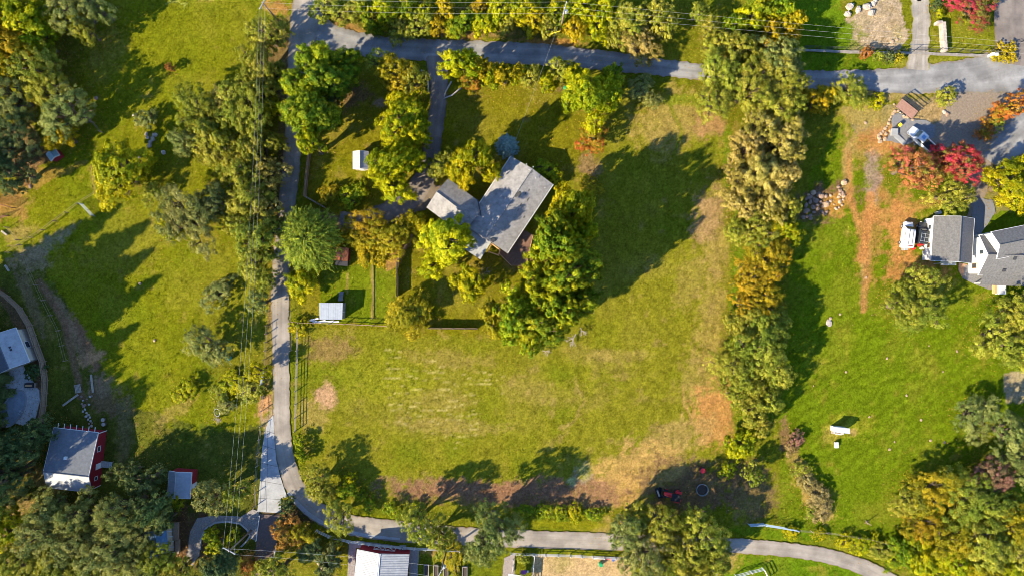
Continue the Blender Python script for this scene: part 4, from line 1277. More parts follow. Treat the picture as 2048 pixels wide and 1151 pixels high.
def gable_parts(e, Wd, Ln, ze, zr, roof_m, wall_m, trim_m, ridge=0.5, over=0.4, ribs=0.0, roof2=None, thick=0.14, z0=-0.2, off=(0, 0)):
    ox, oy = off
    rx = -Wd / 2 + Wd * ridge
    hl = Ln / 2
    # walls
    xl, xr = -Wd / 2 + over, Wd / 2 - over
    zl = ze + (zr - ze) * (xl + Wd / 2) / (rx + Wd / 2) - thick - 0.02
    zrr = ze + (zr - ze) * (Wd / 2 - xr) / (Wd / 2 - rx) - thick - 0.02
    prof = [(xl, z0), (xr, z0), (xr, zrr), (rx, zr - thick - 0.02), (xl, zl)]
    yy = hl - over
    vs = [(x + ox, -yy + oy, z) for x, z in prof] + [(x + ox, yy + oy, z) for x, z in prof]
    fs = [(0, 1, 2, 3, 4), (9, 8, 7, 6, 5)] + [(i + 5, (i + 1) % 5 + 5, (i + 1) % 5, i) for i in range(5)]
    MB().add(vs, fs).obj('wall', wall_m, e)
    for sgn in (-1, 1):
        xe = sgn * Wd / 2
        q = [(xe + ox, -hl + oy, ze), (rx + ox, -hl + oy, zr), (rx + ox, hl + oy, zr), (xe + ox, hl + oy, ze)]
        if sgn > 0:
            q = q[::-1]
        mb = MB().slab(q, thick)
        if ribs:
            n = int(Ln / ribs)
            for i in range(n):
                y = -hl + (i + 0.5) * Ln / n
                hh = 0.03
                mb.slab([(xe + ox, y - 0.04 + oy, ze + hh), (rx + ox, y - 0.04 + oy, zr + hh), (rx + ox, y + 0.04 + oy, zr + hh), (xe + ox, y + 0.04 + oy, ze + hh)][::(1 if sgn < 0 else -1)], hh + 0.01)
        mb.obj('roof_slope', roof_m if sgn < 0 or not roof2 else roof2, e)
        if trim_m:
            MB().box((xe + sgn * 0.03 + ox, oy, ze - 0.09), (0.055, Ln, 0.2)).obj('fascia', trim_m, e)
    if trim_m:
        for sy in (-1, 1):
            t = MB()
            for sgn in (-1, 1):
                xe = sgn * Wd / 2
                y0 = sy * hl + oy
                t.add([(xe + ox, y0, ze - 0.2), (rx + ox, y0, zr - 0.2), (rx + ox, y0, zr + 0.02), (xe + ox, y0, ze + 0.02),
                       (xe + ox, y0 + sy * 0.05, ze - 0.2), (rx + ox, y0 + sy * 0.05, zr - 0.2), (rx + ox, y0 + sy * 0.05, zr + 0.02), (xe + ox, y0 + sy * 0.05, ze + 0.02)],
                      [(0, 1, 2, 3), (7, 6, 5, 4), (0, 4, 5, 1), (1, 5, 6, 2), (2, 6, 7, 3), (3, 7, 4, 0)])
            t.obj('bargeboard', trim_m, e)
    MB().tube([(rx + ox, -hl - 0.02 + oy, zr + 0.03), (rx + ox, hl + 0.02 + oy, zr + 0.03)], 0.09, 6).obj('ridge_cap', roof_m if not trim_m else roof_m, e)


def vent(parent, x, y, z, r=0.06, h=0.45):
    MB().lathe((0, 0, 0), [(r, -0.2), (r, h), (r * 1.5, h), (r * 1.5, h + 0.06)], 8).obj('vent_pipe', M_white, parent, loc=(x, y, z))


# main house: long wing, garage wing, linking roof, chimney
house = gable('house', "grey-roofed house of two wings amid the garden trees", 'house', (1021.8, 312.5), (1106.2, 368.8), (1014.5, 506.4), 2.9, 4.6, M_shingle, M_beigewall, None, 0.5, 0.45)
Wd, Ln, ov = e_info[house.name]
hinv = house.matrix_world
HM = Matrix.Translation(house.location) @ Matrix.Rotation(house.rotation_euler[2], 4, 'Z')
HI = HM.inverted()


def hl(px, py, z):
    return HI @ P(px, py, z)


# garage wing as parts of the same house (its ridge crosses the long wing)
ga, gb, gc = hl(850.8, 417.8, 2.7), hl(894.6, 359.4, 2.7), hl(972, 409, 2.7)
u = gb - ga
gang = math.atan2(u.y, u.x)
GW, GL = u.length, (gc - gb).length
gctr = (ga + gc) / 2
GR = Matrix.Translation((gctr.x, gctr.y, 0)) @ Matrix.Rotation(gang, 4, 'Z')
before = set(bpy.data.objects)
gable_parts(house, GW, GL, 2.7, 4.0, M_shingle, M_tanwall, None, 0.5, 0.4)
for o in set(bpy.data.objects) - before:
    o.matrix_local = GR @ o.matrix_local
    if o.name.startswith('roof_slope'):
        o['label'] = 'garage roof slope'
# linking low roof
q = [hl(905, 440, 2.75), hl(925, 415, 3.55), hl(975, 440, 3.6), hl(985, 466, 3.0), hl(974, 480, 2.75)]
mb = MB()
top = [tuple(p) for p in q]
n = len(top)
mb.add(top + [(p[0], p[1], p[2] - 0.14) for p in top], [tuple(range(n)), tuple(range(2 * n - 1, n - 1, -1))] + [(i, i + n, (i + 1) % n + n, (i + 1) % n) for i in range(n)])
mb.obj('link_roof', M_shingle, house)
q = [hl(910, 436, 2.5), hl(925, 418, 2.5), hl(972, 445, 2.5), hl(972, 474, 2.5)]
if (q[1] - q[0]).cross(q[2] - q[1]).z < 0:
    q.reverse()
MB().prism([(p.x, p.y) for p in q], -0.2, 2.5).obj('link_wall', M_beigewall, house)
va, vb = hl(955, 398, 3.35), hl(965.5, 447, 3.45)
mb = MB()
mb.tube([va, vb], 0.11, 5)
mb.obj('valley_flashing', M_dark, house)
ch = MB().box((0, 0, 0), (0.8, 0.6, 1.6)).obj('chimney', M_beigewall, house, loc=hl(985, 480, 3.4))
MB().box((0, 0, 0.85), (0.95, 0.75, 0.1)).obj('chimney_cap', M_dark, ch)
for px, py in ((1053, 329), (1066, 336), (1071, 357), (1090, 375), (1058, 341)):
    p = hl(px, py, 4.0)
    f = 1 - abs(p.x) / (Wd / 2)
    vent(house, p.x, p.y, 2.9 + 1.7 * f)
for sx_ in (-1, 1):
    MB().tube([(sx_ * (Wd / 2 + 0.06), -Ln / 2, 2.84), (sx_ * (Wd / 2 + 0.06), Ln / 2, 2.84)], 0.07, 6).obj('gutter', M_white, house)
# worn patches of shingle, laid on the east slope
rr = random.Random(5)
pm = mat('worn_shingle', (0.09, 0.085, 0.08), 0.9, 0.3, 5)
for px, py, w, l in ((1037, 389, 1.0, 1.2), (1032, 393, 0.5, 0.7), (1056, 399, 0.3, 1.1), (1051, 387, 0.3, 0.5), (1042, 409, 0.25, 0.8), (1036, 420, 0.22, 0.7), (1049, 433, 0.4, 0.7), (1058, 380, 0.3, 0.5), (1040, 385, 0.5, 0.4), (1064, 345, 0.2, 0.7), (1080, 353, 0.2, 0.8)):
    p = hl(px, py, 3.9)
    sl_ = -1.7 / (Wd / 2) * (1 if p.x > 0 else -1)
    z = 4.6 - abs(p.x) / (Wd / 2) * 1.7
    pts = [(math.cos(k * 0.785) * w / 2 * rr.uniform(0.6, 1.1), math.sin(k * 0.785) * l / 2 * rr.uniform(0.6, 1.1)) for k in range(8)]
    MB().add([(p.x + x, p.y + y, z + x * sl_ + 0.012) for x, y in pts], [tuple(range(8))]).obj('worn_patch', pm, house)
for yy_ in (-5, -1.5, 2.2, 5.2):
    window(house, (Wd / 2 - ov + 0.003, yy_, 1.5), (1.4, 1.2), 0)
for xx_ in (-2, 2):
    window(house, (xx_, Ln / 2 - ov + 0.003, 1.5), (1.3, 1.2), math.pi / 2)
    window(house, (xx_, -Ln / 2 + ov - 0.003, 1.5), (1.3, 1.2), -math.pi / 2)
gd = MB().box((0.03, 0, 0), (0.06, 4.6, 2.1)).obj('garage_door', M_white, house)
gd.matrix_local = GR @ Matrix.Translation((0, GL / 2 - 0.397, 1.07)) @ Matrix.Rotation(math.pi / 2, 4, 'Z')

# white patio cover on posts
a, b, c, d = P(939.8, 456.9, 2.6), P(982.2, 484.7, 2.6), P(960.7, 518.8, 2.35), P(918.5, 491, 2.35)
pc = thing('patio_cover', "white corrugated patio cover on posts beside the house", 'patio cover', ((a + c) / 2).xy.to_3d())
o0 = pc.location.copy()
nb = 9
for i in range(nb):
    f0, f1 = (i + 0.02) / nb, (i + 0.98) / nb
    q = [d.lerp(c, f0) - o0, d.lerp(c, f1) - o0, a.lerp(b, f1) - o0, a.lerp(b, f0) - o0]
    q = [Vector((p.x, p.y, p.z + (0.015 if i % 2 else 0))) for p in q]
    MB().slab(q, 0.03).obj('roof_panel', M_whiteroof, pc)
for p in (c, d, c.lerp(d, 0.5), b, a):
    pp = p.lerp((a + c) / 2, 0.06) - o0
    MB().box((pp.x, pp.y, 1.05), (0.11, 0.11, 2.5)).obj('post', M_white, pc)
# wooden frame beside it
pf = [P(983, 487, 2.2), P(1000, 500, 2.2), P(997, 510, 2.2), P(976, 503, 2.2)]
fr = thing('timber_frame', "small raw-timber porch frame at the house corner by the patio cover", 'porch frame', (pf[0].x, pf[0].y, 0))
for i in range(4):
    p, q = pf[i] - Vector((pf[0].x, pf[0].y, 0)), pf[(i + 1) % 4] - Vector((pf[0].x, pf[0].y, 0))
    MB().tube([p, q], 0.1, 4).obj('beam', M_orangew, fr)
    MB().box((p.x, p.y, 1.0), (0.14, 0.14, 2.4)).obj('post', M_orangew, fr)
# deck
dk = [P(1047, 459), P(1066, 471), P(1052, 531), P(1022, 531), P(998, 507)]
dko = P(1030, 500)
deck = thing('deck', "dark brown wooden deck along the back of the house", 'deck', (dko.x, dko.y, 0))
ux = (P(1014.5, 506.4) - P(1106.2, 368.8)).normalized()
uy = Vector((-ux.y, ux.x, 0))
loc = [((p - dko).dot(ux), (p - dko).dot(uy)) for p in dk]
ys_ = [l[1] for l in loc]
nbd = 16
for i in range(nbd):
    y0 = min(ys_) + (max(ys_) - min(ys_)) * (i + 0.5) / nbd
    xsn = []
    for k in range(5):
        (x0, a0), (x1, a1) = loc[k], loc[(k + 1) % 5]
        if (a0 - y0) * (a1 - y0) < 0:
            xsn.append(x0 + (x1 - x0) * (y0 - a0) / (a1 - a0))
    if len(xsn) >= 2:
        x0, x1 = min(xsn), max(xsn)
        cpt = ux * (x0 + x1) / 2 + uy * y0
        MB().box((cpt.x, cpt.y, 0.42 + 0.005 * (i % 3)), (x1 - x0, (max(ys_) - min(ys_)) / nbd - 0.03, 0.05), math.atan2(ux.y, ux.x)).obj('deck_board', M_deck, deck)
for i in (1, 2, 3):
    p, q = dk[i] - dko, dk[i + 1] - dko if i < 4 else dk[0] - dko
    MB().tube([p + Vector((0, 0, 1.35)), q + Vector((0, 0, 1.35))], 0.05, 4).obj('rail', M_orangew, deck)
    for t in (0.05, 0.5, 0.95):
        r = p.lerp(q, t)
        MB().box((r.x, r.y, 0.6), (0.09, 0.09, 1.6)).obj('post', M_orangew, deck)

# garden sheds
s1 = gable('garden_shed', "little grey gable shed on the lawn beside the driveway trees", 'shed', (706, 303), (736, 303), (736, 338), 2.1, 2.75, mat('pale_shed_roof', (0.34, 0.33, 0.335), 0.6, 0.1, 2), M_beigewall, M_white, 0.52, 0.12, ribs=0.5)
Wd, Ln, ov = e_info[s1.name]
door(s1, (0, -Ln / 2 + ov - 0.003, 0.95), (0.95, 1.85), -math.pi / 2, M_white)
window(s1, (Wd / 2 - ov + 0.003, 0, 1.3), (0.6, 0.6), 0)
a, b, c, d = P(638, 605, 2.5), P(685.5, 605, 2.5), P(684.5, 638, 2.3), P(639, 638, 2.3)
s2 = thing('metal_shed', "flat blue-grey metal shed by the pasture fence near the lane", 'shed', ((a + c) / 2).xy.to_3d())
o0 = s2.location.copy()
for i in range(10):
    f0, f1 = (i + 0.02) / 10, (i + 0.98) / 10
    q = [d.lerp(c, f0) - o0, d.lerp(c, f1) - o0, a.lerp(b, f1) - o0, a.lerp(b, f0) - o0]
    q = [Vector((p.x, p.y, p.z + (0.012 if i % 2 else 0))) for p in q]
    MB().slab(q, 0.04).obj('roof_panel', M_metalroof, s2)
w = [p.lerp((a + c) / 2, 0.05) - o0 for p in (d, c, b, a)]
MB().add([(p.x, p.y, -0.2) for p in w] + [(p.x, p.y, p.z - 0.06) for p in w], [(3, 2, 1, 0), (4, 5, 6, 7), (0, 1, 5, 4), (1, 2, 6, 5), (2, 3, 7, 6), (3, 0, 4, 7)]).obj('wall', mat('grey_siding', (0.22, 0.21, 0.2), 0.8, 0.15, 2), s2)
door(s2, (w[1].x + 0.003, 0.2, 0.95), (0.9, 1.9), 0, M_white)
rp = thing('shed_ramp', "grey plank ramp leading up to the flat metal shed", 'ramp', P(683, 592))
for i in range(5):
    MB().box(((i - 2) * 0.17, 0, 0.45), (0.15, 1.9, 0.04), rx=-0.42).obj('plank', M_steel if False else mat('grey_plank', (0.22, 0.21, 0.21), 0.8, 0.2, 3), rp)
MB().box((0, -0.75, 0.4), (0.8, 0.1, 0.75)).obj('support', M_wood, rp)
for k, (px, py, rz, l) in enumerate(((622, 641, 0.25, 1.5), (628, 638, 0.2, 1.8), (640, 642, 0.15, 2.2), (655, 642, 0.05, 2.6), (668, 643, 0.02, 2.0), (634, 643, -0.1, 1.6))):
    p = P(px, py)
    tag(MB().box((0, 0, 0.06 + 0.02 * k), (l, 0.28, 0.08)).obj('plank', M_white, None, loc=p, rz=rz), "white board lying in the heap behind the flat metal shed", 'board', "white boards behind the metal shed")

# rusty coop by the lane
s3 = gable('chicken_coop', "rusty orange-roofed coop under the feathery tree", 'coop', (668, 494), (697, 496), (696, 522), 1.6, 2.0, M_rustroof, M_darkred, None, 0.5, 0.1)
MB().box((0, -1.7, 0.5), (2.4, 0.9, 1.0)).obj('run', M_dark, s3)
MB().box((-0.35, -0.2, 1.93), (0.7, 0.9, 0.05)).obj('pink_sheet', mat('pink_sheet', (0.5, 0.12, 0.14), 0.7, 0.1, 3), s3)

# red barn with saltbox roof
A_, B_, C_ = (94, 972), (107.5, 852.5), (196, 866)
a, b, c = P(*A_, 3.0), P(*B_, 3.0), P(*C_, 3.0)
barn = gable('barn', "dark red barn with long blue-grey roof and lean-to slope coloured sunlit white", 'barn', A_, B_, C_, 3.0, 4.4, M_barnroof, M_redwall, M_white, 0.30, 0.35)
Wd, Ln, ov = e_info[barn.name]
for ch_ in list(barn.children):
    if ch_.name.startswith('roof_slope'):
        # the short slope faces the sun: its sunlit brightness is put in with a white roof material
        if sum(v.co.x for v in ch_.data.vertices) < 0:
            ch_.data.materials[0] = M_whiteroof
            ch_['label'] = 'short slope with sunlight put into its white'
        else:
            ch_.data.materials[0] = M_barnroof
yE = -(Ln / 2 - ov) if (Matrix.Rotation(barn.rotation_euler[2], 3, 'Z') @ Vector((0, -1, 0))).x > 0 else (Ln / 2 - ov)
sg = 1 if yE > 0 else -1
door(barn, (-1.2, yE + sg * 0.003, 1.0), (1.1, 2.0), sg * math.pi / 2, M_white)
window(barn, (2.2, yE + sg * 0.003, 1.7), (1.1, 0.9), sg * math.pi / 2)
window(barn, (-3.4, yE + sg * 0.003, 1.6), (0.8, 0.8), sg * math.pi / 2)
for xx_ in (-Wd / 2 + ov, Wd / 2 - ov):
    MB().box((xx_, yE + sg * 0.03, 1.2), (0.14, 0.06, 2.6)).obj('corner_board', M_white, barn)
for i in range(7):
    yy_ = -Ln / 2 + 0.8 + i * 1.15
    MB().box((Wd / 2 + 0.35, yy_, 2.75), (1.1, 0.08, 0.1)).obj('rafter', M_white, barn)
vb_ = MB().box((0, 0, 0), (0.5, 0.5, 0.5)).obj('roof_vent', M_white, barn, loc=(0.6, -0.6 * sg, 4.0))
# dock of planks
dk0 = P(212, 926)
dock = thing('loading_dock', "grey plank landing outside the red barn's door", 'dock', dk0, math.radians(-6))
for i in range(9):
    MB().box(((i - 4) * 0.34, 0, 0.55), (0.31, 1.2, 0.06)).obj('plank', mat('pale_plank', (0.34, 0.33, 0.32), 0.8, 0.2, 3), dock)
for x in (-1.4, 1.4):
    for y in (-0.5, 0.5):
        MB().box((x, y, 0.2), (0.12, 0.12, 0.7)).obj('post', M_wood, dock)
# small red shed
sr = gable('red_shed', "small red shed with pale blue-grey metal roof under oaks", 'shed', (337, 941), (382, 944), (381, 996), 2.5, 2.9, M_metalroof, M_redwall, M_white, 0.35, 0.15, ribs=0.45)
Wd, Ln, ov = e_info[sr.name]
door(sr, (Wd / 2 - ov + 0.003, -0.5, 1.0), (1.0, 1.9), 0, M_white)
# blue-roofed shelter with barred side
sb = gable('blue_shelter', "open shelter with faded blue roof among the lower oaks", 'shelter', (296, 1062), (334, 1058), (336, 1112), 2.4, 2.8, M_blueroof, M_beigewall, None, 0.5, 0.15)
for i in range(5):
    MB().box((2.2, -2.0 + i * 1.0, 1.9), (0.9, 0.12, 0.08)).obj('slat', M_white, sb)
tag(MB().box((0, 0, 0.25), (0.9, 3.4, 0.5)).obj('bench', M_wood, None, loc=P(354, 1060)), "long grey timber bench beside the blue-roofed shelter", 'bench')
tag(MB().box((0, 0, 0.25), (0.7, 2.6, 0.5)).obj('bench', M_wood, None, loc=P(357, 1090)), "shorter timber bench on the brown yard near the shelter", 'bench')
# pool house at the left edge
ph = gable('pool_house', "house with white metal roof slope beside the pool patio", 'house', (-55, 690), (30, 655), (60, 722), 3.0, 4.4, M_barnroof, M_beigewall, M_white, 0.66, 0.3, roof2=M_whiteroof)
Wd, Ln, ov = e_info[ph.name]
for dy in (-0.25, 0.25):
    sk = MB().box((0, 0, 0), (0.35, 0.35, 0.08), ry=0.45).obj('roof_vent', M_dark, ph, loc=(Wd * 0.30, dy, 3.85))
window(ph, (Wd / 2 - ov + 0.003, 0, 1.5), (1.3, 1.1), 0)
# pool
pl = thing('pool', "oval swimming pool with a dark grey-blue cover", 'pool', P(27, 816), math.radians(62))
pts = [(3.6 * math.cos(t), 1.75 * math.sin(t)) for t in np.linspace(0, 2 * math.pi, 40, endpoint=False)]
MB().prism(pts, 0.0, 0.10).obj('cover', M_pool, pl)
mb = MB()
mb.tube([(3.75 * math.cos(t), 1.9 * math.sin(t), 0.08) for t in np.linspace(0, 2 * math.pi, 49)], 0.17, 6, cap=False)
mb.obj('coping', M_conc, pl)
for y in (-0.3, 0.3):
    mb = MB()
    mb.tube([(0.3 + y, -2.3, 0.05), (0.3 + y, -2.3, 0.8), (0.3 + y, -1.7, 0.9), (0.3 + y, -1.5, 0.1)], 0.03, 5)
    mb.obj('handrail', M_white, pl)
grill = thing('fire_table', "dark outdoor fire table on the pool patio edge", 'table', P(63, 769))
bevel_obj(MB().box((0, 0, 0.35), (1.7, 0.9, 0.7)).obj('body', M_dark, grill), 0.04)
MB().box((0, 0, 0.74), (1.2, 0.35, 0.08)).obj('burner', M_orangew, grill)
MB().box((1.1, 0, 0.3), (0.35, 1.0, 0.6)).obj('side_shelf', M_wood, grill)
tag(MB().lathe((0, 0, 0), [(0.9, 0), (0.85, 0.25), (0.5, 0.42), (0.1, 0.46)], 11).obj('gravel_mound', M_stonew, None, True, loc=P(65, 682)), "pale round gravel mound inside the curved fence", 'mound')

# charcoal garage
gg = gable('garage', "white-walled garage with charcoal shingle gable roof", 'garage', (1868, 432), (1949, 437), (1943, 526), 2.9, 4.6, M_shingle2, M_white, M_white, 0.52, 0.25)
Wd, Ln, ov = e_info[gg.name]
window(gg, (-Wd / 2 + ov - 0.003, -1.2, 1.6), (0.9, 0.9), math.pi, M_orangew)
window(gg, (-Wd / 2 + ov - 0.003, 2.2, 1.6), (0.9, 0.9), math.pi, M_white)
door(gg, (1.0, Ln / 2 - ov + 0.003, 1.05), (2.4, 2.1), math.pi / 2, M_white)
lp = thing('lattice_porch', "white slatted porch below the charcoal garage", 'porch', P(1883, 527))
for i in range(5):
    MB().box((0, (i - 2) * 0.17, 1.9), (2.9, 0.09, 0.06)).obj('slat', M_white, lp)
for x in (-1.4, 1.4):
    MB().box((x, 0, 0.85), (0.1, 0.1, 2.0)).obj('post', M_white, lp)

# white house: west gable wing and higher north wing
wh = gable('white_house', "white house with charcoal shingle roofs beside the garage", 'house', (1957, 552), (1959, 473), (2140, 473), 3.1, 5.4, M_shingle2, M_white, M_white, 0.5, 0.35)
Wd, Ln, ov = e_info[wh.name]
WHM = (Matrix.Translation(wh.location) @ Matrix.Rotation(wh.rotation_euler[2], 4, 'Z')).inverted()


def wl(px, py, z):
    return WHM @ P(px, py, z)


before = set(bpy.data.objects)
na, nb_, nc = wl(1992, 499, 5.2), wl(1981, 445, 5.2), wl(2160, 447, 5.2)
u = nb_ - na
gable_parts(wh, u.length, (nc - nb_).length, 5.2, 6.6, M_shingle2, M_white, M_white, 0.5, 0.3)
NR = Matrix.Translation((((na + nc) / 2).x, ((na + nc) / 2).y, 0)) @ Matrix.Rotation(math.atan2(u.y, u.x), 4, 'Z')
for o in set(bpy.data.objects) - before:
    o.matrix_local = NR @ o.matrix_local
# lower porch roof to the south
q = [wl(1961, 569, 2.5), wl(2120, 575, 2.5), wl(2120, 540, 3.6), wl(1970, 536, 3.6)]
if (q[1] - q[0]).cross(q[2] - q[1]).z < 0:
    q.reverse()
MB().slab(q, 0.14).obj('porch_roof', M_shingle2, wh)
for t in (0.03, 0.35, 0.7):
    pp = wl(1963, 566, 2.4).lerp(wl(2120, 572, 2.4), t)
    MB().box((pp.x, pp.y, 1.1), (0.15, 0.15, 2.6)).obj('porch_post', M_white, wh)
gside = 1 if wl(1950, 510, 1).y > 0 else -1
window(wh, (0.6, gside * (Ln / 2 - ov + 0.003), 3.3), (0.9, 1.1), gside * math.pi / 2)
window(wh, (-1.9, gside * (Ln / 2 - ov + 0.003), 1.5), (1.0, 1.2), gside * math.pi / 2, M_orangew)
for px, py in ((2006, 492), (2035, 492), (2025, 517), (2048, 518), (2015, 540)):
    p = wl(px, py, 4.6)
    f = 1 - min(1, abs(p.x) / (Wd / 2))
    z = 3.1 + 2.3 * f + 0.1
    if py < 500:
        z = 5.5
    MB().box((0, 0, 0), (0.55, 0.55, 0.14), ry=0.5 if p.x > 0 else -0.5).obj('roof_vent', M_dark, wh, loc=(p.x, p.y, z))
st = thing('hot_tub', "white tub with wooden side at the white house's porch", 'hot tub', P(1998, 578))
bevel_obj(MB().box((0, 0, 0.4), (1.6, 1.9, 0.8)).obj('shell', M_white, st), 0.1, 3)
MB().box((-1.1, 0, 0.35), (0.5, 1.7, 0.7)).obj('step', M_orangew, st)

# corrugated red shed at the bottom
rs = gable('workshop', "red workshop with white corrugated roof and ridge cap", 'workshop', (712, 1097), (817, 1107), (812, 1200), 2.9, 3.9, M_whiteroof, M_redwall, None, 0.45, 0.3, ribs=0.32)
Wd, Ln, ov = e_info[rs.name]
ys1 = (Ln / 2 - ov)
sgn1 = 1 if (Matrix.Rotation(rs.rotation_euler[2], 3, 'Z') @ Vector((0, 1, 0))).y > 0 else -1
MB().box((-0.5, sgn1 * 0 + 0, 3.95), (0.45, Ln, 0.06)).obj('ridge_flashing', M_white, rs)
for k in (-1.05, 1.05):
    mb = MB()
    yy_ = sgn1 * (ys1 + 0.25)
    mb.box((k, yy_, 2.1), (1.9, 0.05, 0.1)).box((k, yy_, 0.2), (1.9, 0.05, 0.1)).box((k - 0.9, yy_, 1.15), (0.1, 0.05, 1.8)).box((k + 0.9, yy_, 1.15), (0.1, 0.05, 1.8))
    mb.box((k, yy_, 1.15), (0.1, 0.045, 2.5), ry=0.75).box((k, yy_, 1.15), (0.1, 0.04, 2.5), ry=-0.75)
    mb.obj('barn_door', M_white, rs)
acb = thing('air_conditioner', "grey air conditioner box beside the workshop's end wall", 'air conditioner', P(806, 1092))
bevel_obj(MB().box((0, 0, 0.45), (1.3, 0.6, 0.9)).obj('case', M_steel, acb), 0.04)
MB().lathe((0, 0, 0.9), [(0.25, 0), (0.25, 0.03)], 14).obj('fan_grille', M_dark, acb)
tag(gable_small := MB().slab([P(1017, 1146, 2.4), P(1017, 1180, 2.4), P(1048, 1180, 2.4), P(1048, 1151, 2.4)], 0.12).obj('roof_awning', M_white), "white flat awning roof at the arena entrance corner", 'awning')
for i, (px, py) in enumerate(((1020, 1160), (1045, 1160))):
    pp = P(px, py)
    MB().box((pp.x, pp.y, 1.1), (0.1, 0.1, 2.45)).obj('post', M_white, gable_small)

# white playhouse on the lawn
plh = thing('playhouse', "white lean-to playhouse with porch posts on the mown lawn", 'playhouse', P(1674, 858), math.radians(-6))
MB().slab([(-1.45, -0.2, 2.0), (1.45, -0.2, 2.0), (1.45, 0.75, 1.75), (-1.45, 0.75, 1.75)], 0.08).obj('roof', M_white, plh)
MB().box((0, 0.2, 0.8), (2.5, 0.9, 1.75)).obj('wall', M_white, plh)
for x in (-0.5, 0.05, 0.35):
    MB().box((x, -0.75, 0.5), (0.1, 0.1, 1.0)).obj('porch_post', M_white, plh)
MB().box((0.1, -0.55, 0.12), (2.4, 0.6, 0.14)).obj('porch_floor', M_stonew, plh)
MB().box((-0.2, -0.28, 0.75), (0.55, 0.05, 1.1)).obj('door', M_darkred, plh)
for x in (-0.85, 0.6):
    MB().box((x, -0.27, 1.0), (0.35, 0.04, 0.45)).obj('window', M_glass, plh)
wb = thing('beehive_box', "small white box on the lawn in front of the playhouse", 'box', P(1671, 888), 0.05)
bevel_obj(MB().box((0, 0, 0.22), (0.6, 1.0, 0.44)).obj('body', M_white, wb), 0.02)
MB().box((0, 0, 0.47), (0.68, 1.08, 0.06)).obj('lid', M_white, wb)


# ------------------------------------------------------------------ fences, gates, walls
UNIT = {}


def unit(m):
    if m.name not in UNIT:
        UNIT[m.name] = MB().box((0, 0, 0), (1, 1, 1)).mesh("unit_bar", m)
    return UNIT[m.name]


def bar(name, p, q, w, h, m, parent):
    o = link(name, unit(m), parent)
    d = q - p
    o.location = (p + q) / 2
    o.scale = (max(d.length, 0.01), w, h)
    o.rotation_euler = (0, -math.atan2(d.z, math.hypot(d.x, d.y)), math.atan2(d.y, d.x))
    return o


def fence(name, label, pts, h, spacing, rails, m, post=0.12, rail=(0.05, 0.12), solid=False, group=None, pm_=None, cat='fence'):
    w = [P(x, y) for x, y in pts]
    o = thing(name, label, cat, w[0], 0, group)
    base = w[0].copy()
    pm_ = pm_ or m
    for a, b in zip(w[:-1], w[1:]):
        L = (b - a).length
        n = max(1, round(L / spacing))
        for k in range(n + 1):
            if k == 0 and a is not w[0]:
                continue
            p = a.lerp(b, k / n) - base
            q = link('post', unit(pm_), o)
            q.location = (p.x, p.y, h / 2 - 0.1)
            q.scale = (post, post, h + 0.25)
            q.rotation_euler = (0, 0, math.atan2((b - a).y, (b - a).x))
        dirn = (b - a).normalized()
        nrm = Vector((-dirn.y, dirn.x, 0)) * (post / 2 + rail[0] / 2 + 0.002)
        for z in rails:
            p, q = a - base + Vector((0, 0, z)) + nrm, b - base + Vector((0, 0, z)) + nrm
            bar('rail', p, q, rail[0], rail[1], m, o)
        if solid:
            mb = MB()
            nb = int(L / 0.155)
            rr_ = random.Random(int(L * 100))
            for k in range(nb):
                c = a.lerp(b, (k + 0.5) / nb) - base - nrm
                hh = h - 0.05 + rr_.uniform(-.02, .02)
                mb.box((c.x, c.y, hh / 2), (0.14, 0.022, hh), math.atan2(dirn.y, dirn.x))
            bo = mb.obj('boards', m, o)
            bo['kind'] = 'stuff'
    return o


fence('pasture_fence', "brown rail and wire fence below the flat metal shed", [(583, 643), (600, 645), (690, 648), (775, 652)], 1.25, 2.6, (0.35, 1.15), M_wood)
fence('board_fence', "tall board fence between front lawn and pasture", [(858, 655), (955, 656)], 1.75, 2.4, (0.4, 1.5), M_wood, solid=True)
fence('board_fence', "tall bent board fence round the front lawn's left side", [(826, 470), (797, 522), (796, 592)], 1.75, 2.4, (0.4, 1.5), M_wood, solid=True)
fence('board_fence', "tall board fence beside the lane near the little grey shed", [(622, 308), (617, 350), (613, 394)], 1.75, 2.4, (0.4, 1.5), M_wood, solid=True)
fence('board_fence', "short board fence turning from the lane toward the driveway", [(613, 394), (650, 415)], 1.6, 2.4, (0.4, 1.4), M_rail, solid=True)
fence('pasture_fence', "post and rail fence between lane and pasture", [(596, 650), (596, 700), (594, 780), (592, 860)], 1.3, 2.5, (0.4, 0.8, 1.2), M_rail, rail=(0.05, 0.09))
fence('wire_fence', "thin wire fence along the lane beside the flat shed", [(580, 600), (583, 643), (584, 700)], 1.2, 2.5, (0.5, 1.1), M_rail, post=0.09, rail=(0.02, 0.02))
fence('garden_edging', "low board divider across the bright shed lawn", [(745, 533), (744, 637)], 0.25, 2.4, (0.18,), M_wood, post=0.08, rail=(0.05, 0.16), cat='edging')
fence('white_fence', "long curving white rail fence along the lane bend", [(634, 1058), (660, 1070), (700, 1080), (760, 1088), (830, 1094), (920, 1098)], 1.3, 2.0, (0.35, 0.75, 1.15), M_white, post=0.13, rail=(0.04, 0.14))
fence('white_fence', "white rail fence beside the sand arena", [(1022, 1104), (1066, 1106), (1140, 1108), (1230, 1113)], 1.3, 2.1, (0.35, 0.75, 1.15), M_white, post=0.13, rail=(0.04, 0.14))
fence('white_fence', "white rail fence dividing the arena from its entrance corner", [(1068, 1106), (1062, 1175)], 1.3, 2.1, (0.35, 0.75, 1.15), M_white, post=0.13, rail=(0.04, 0.14))
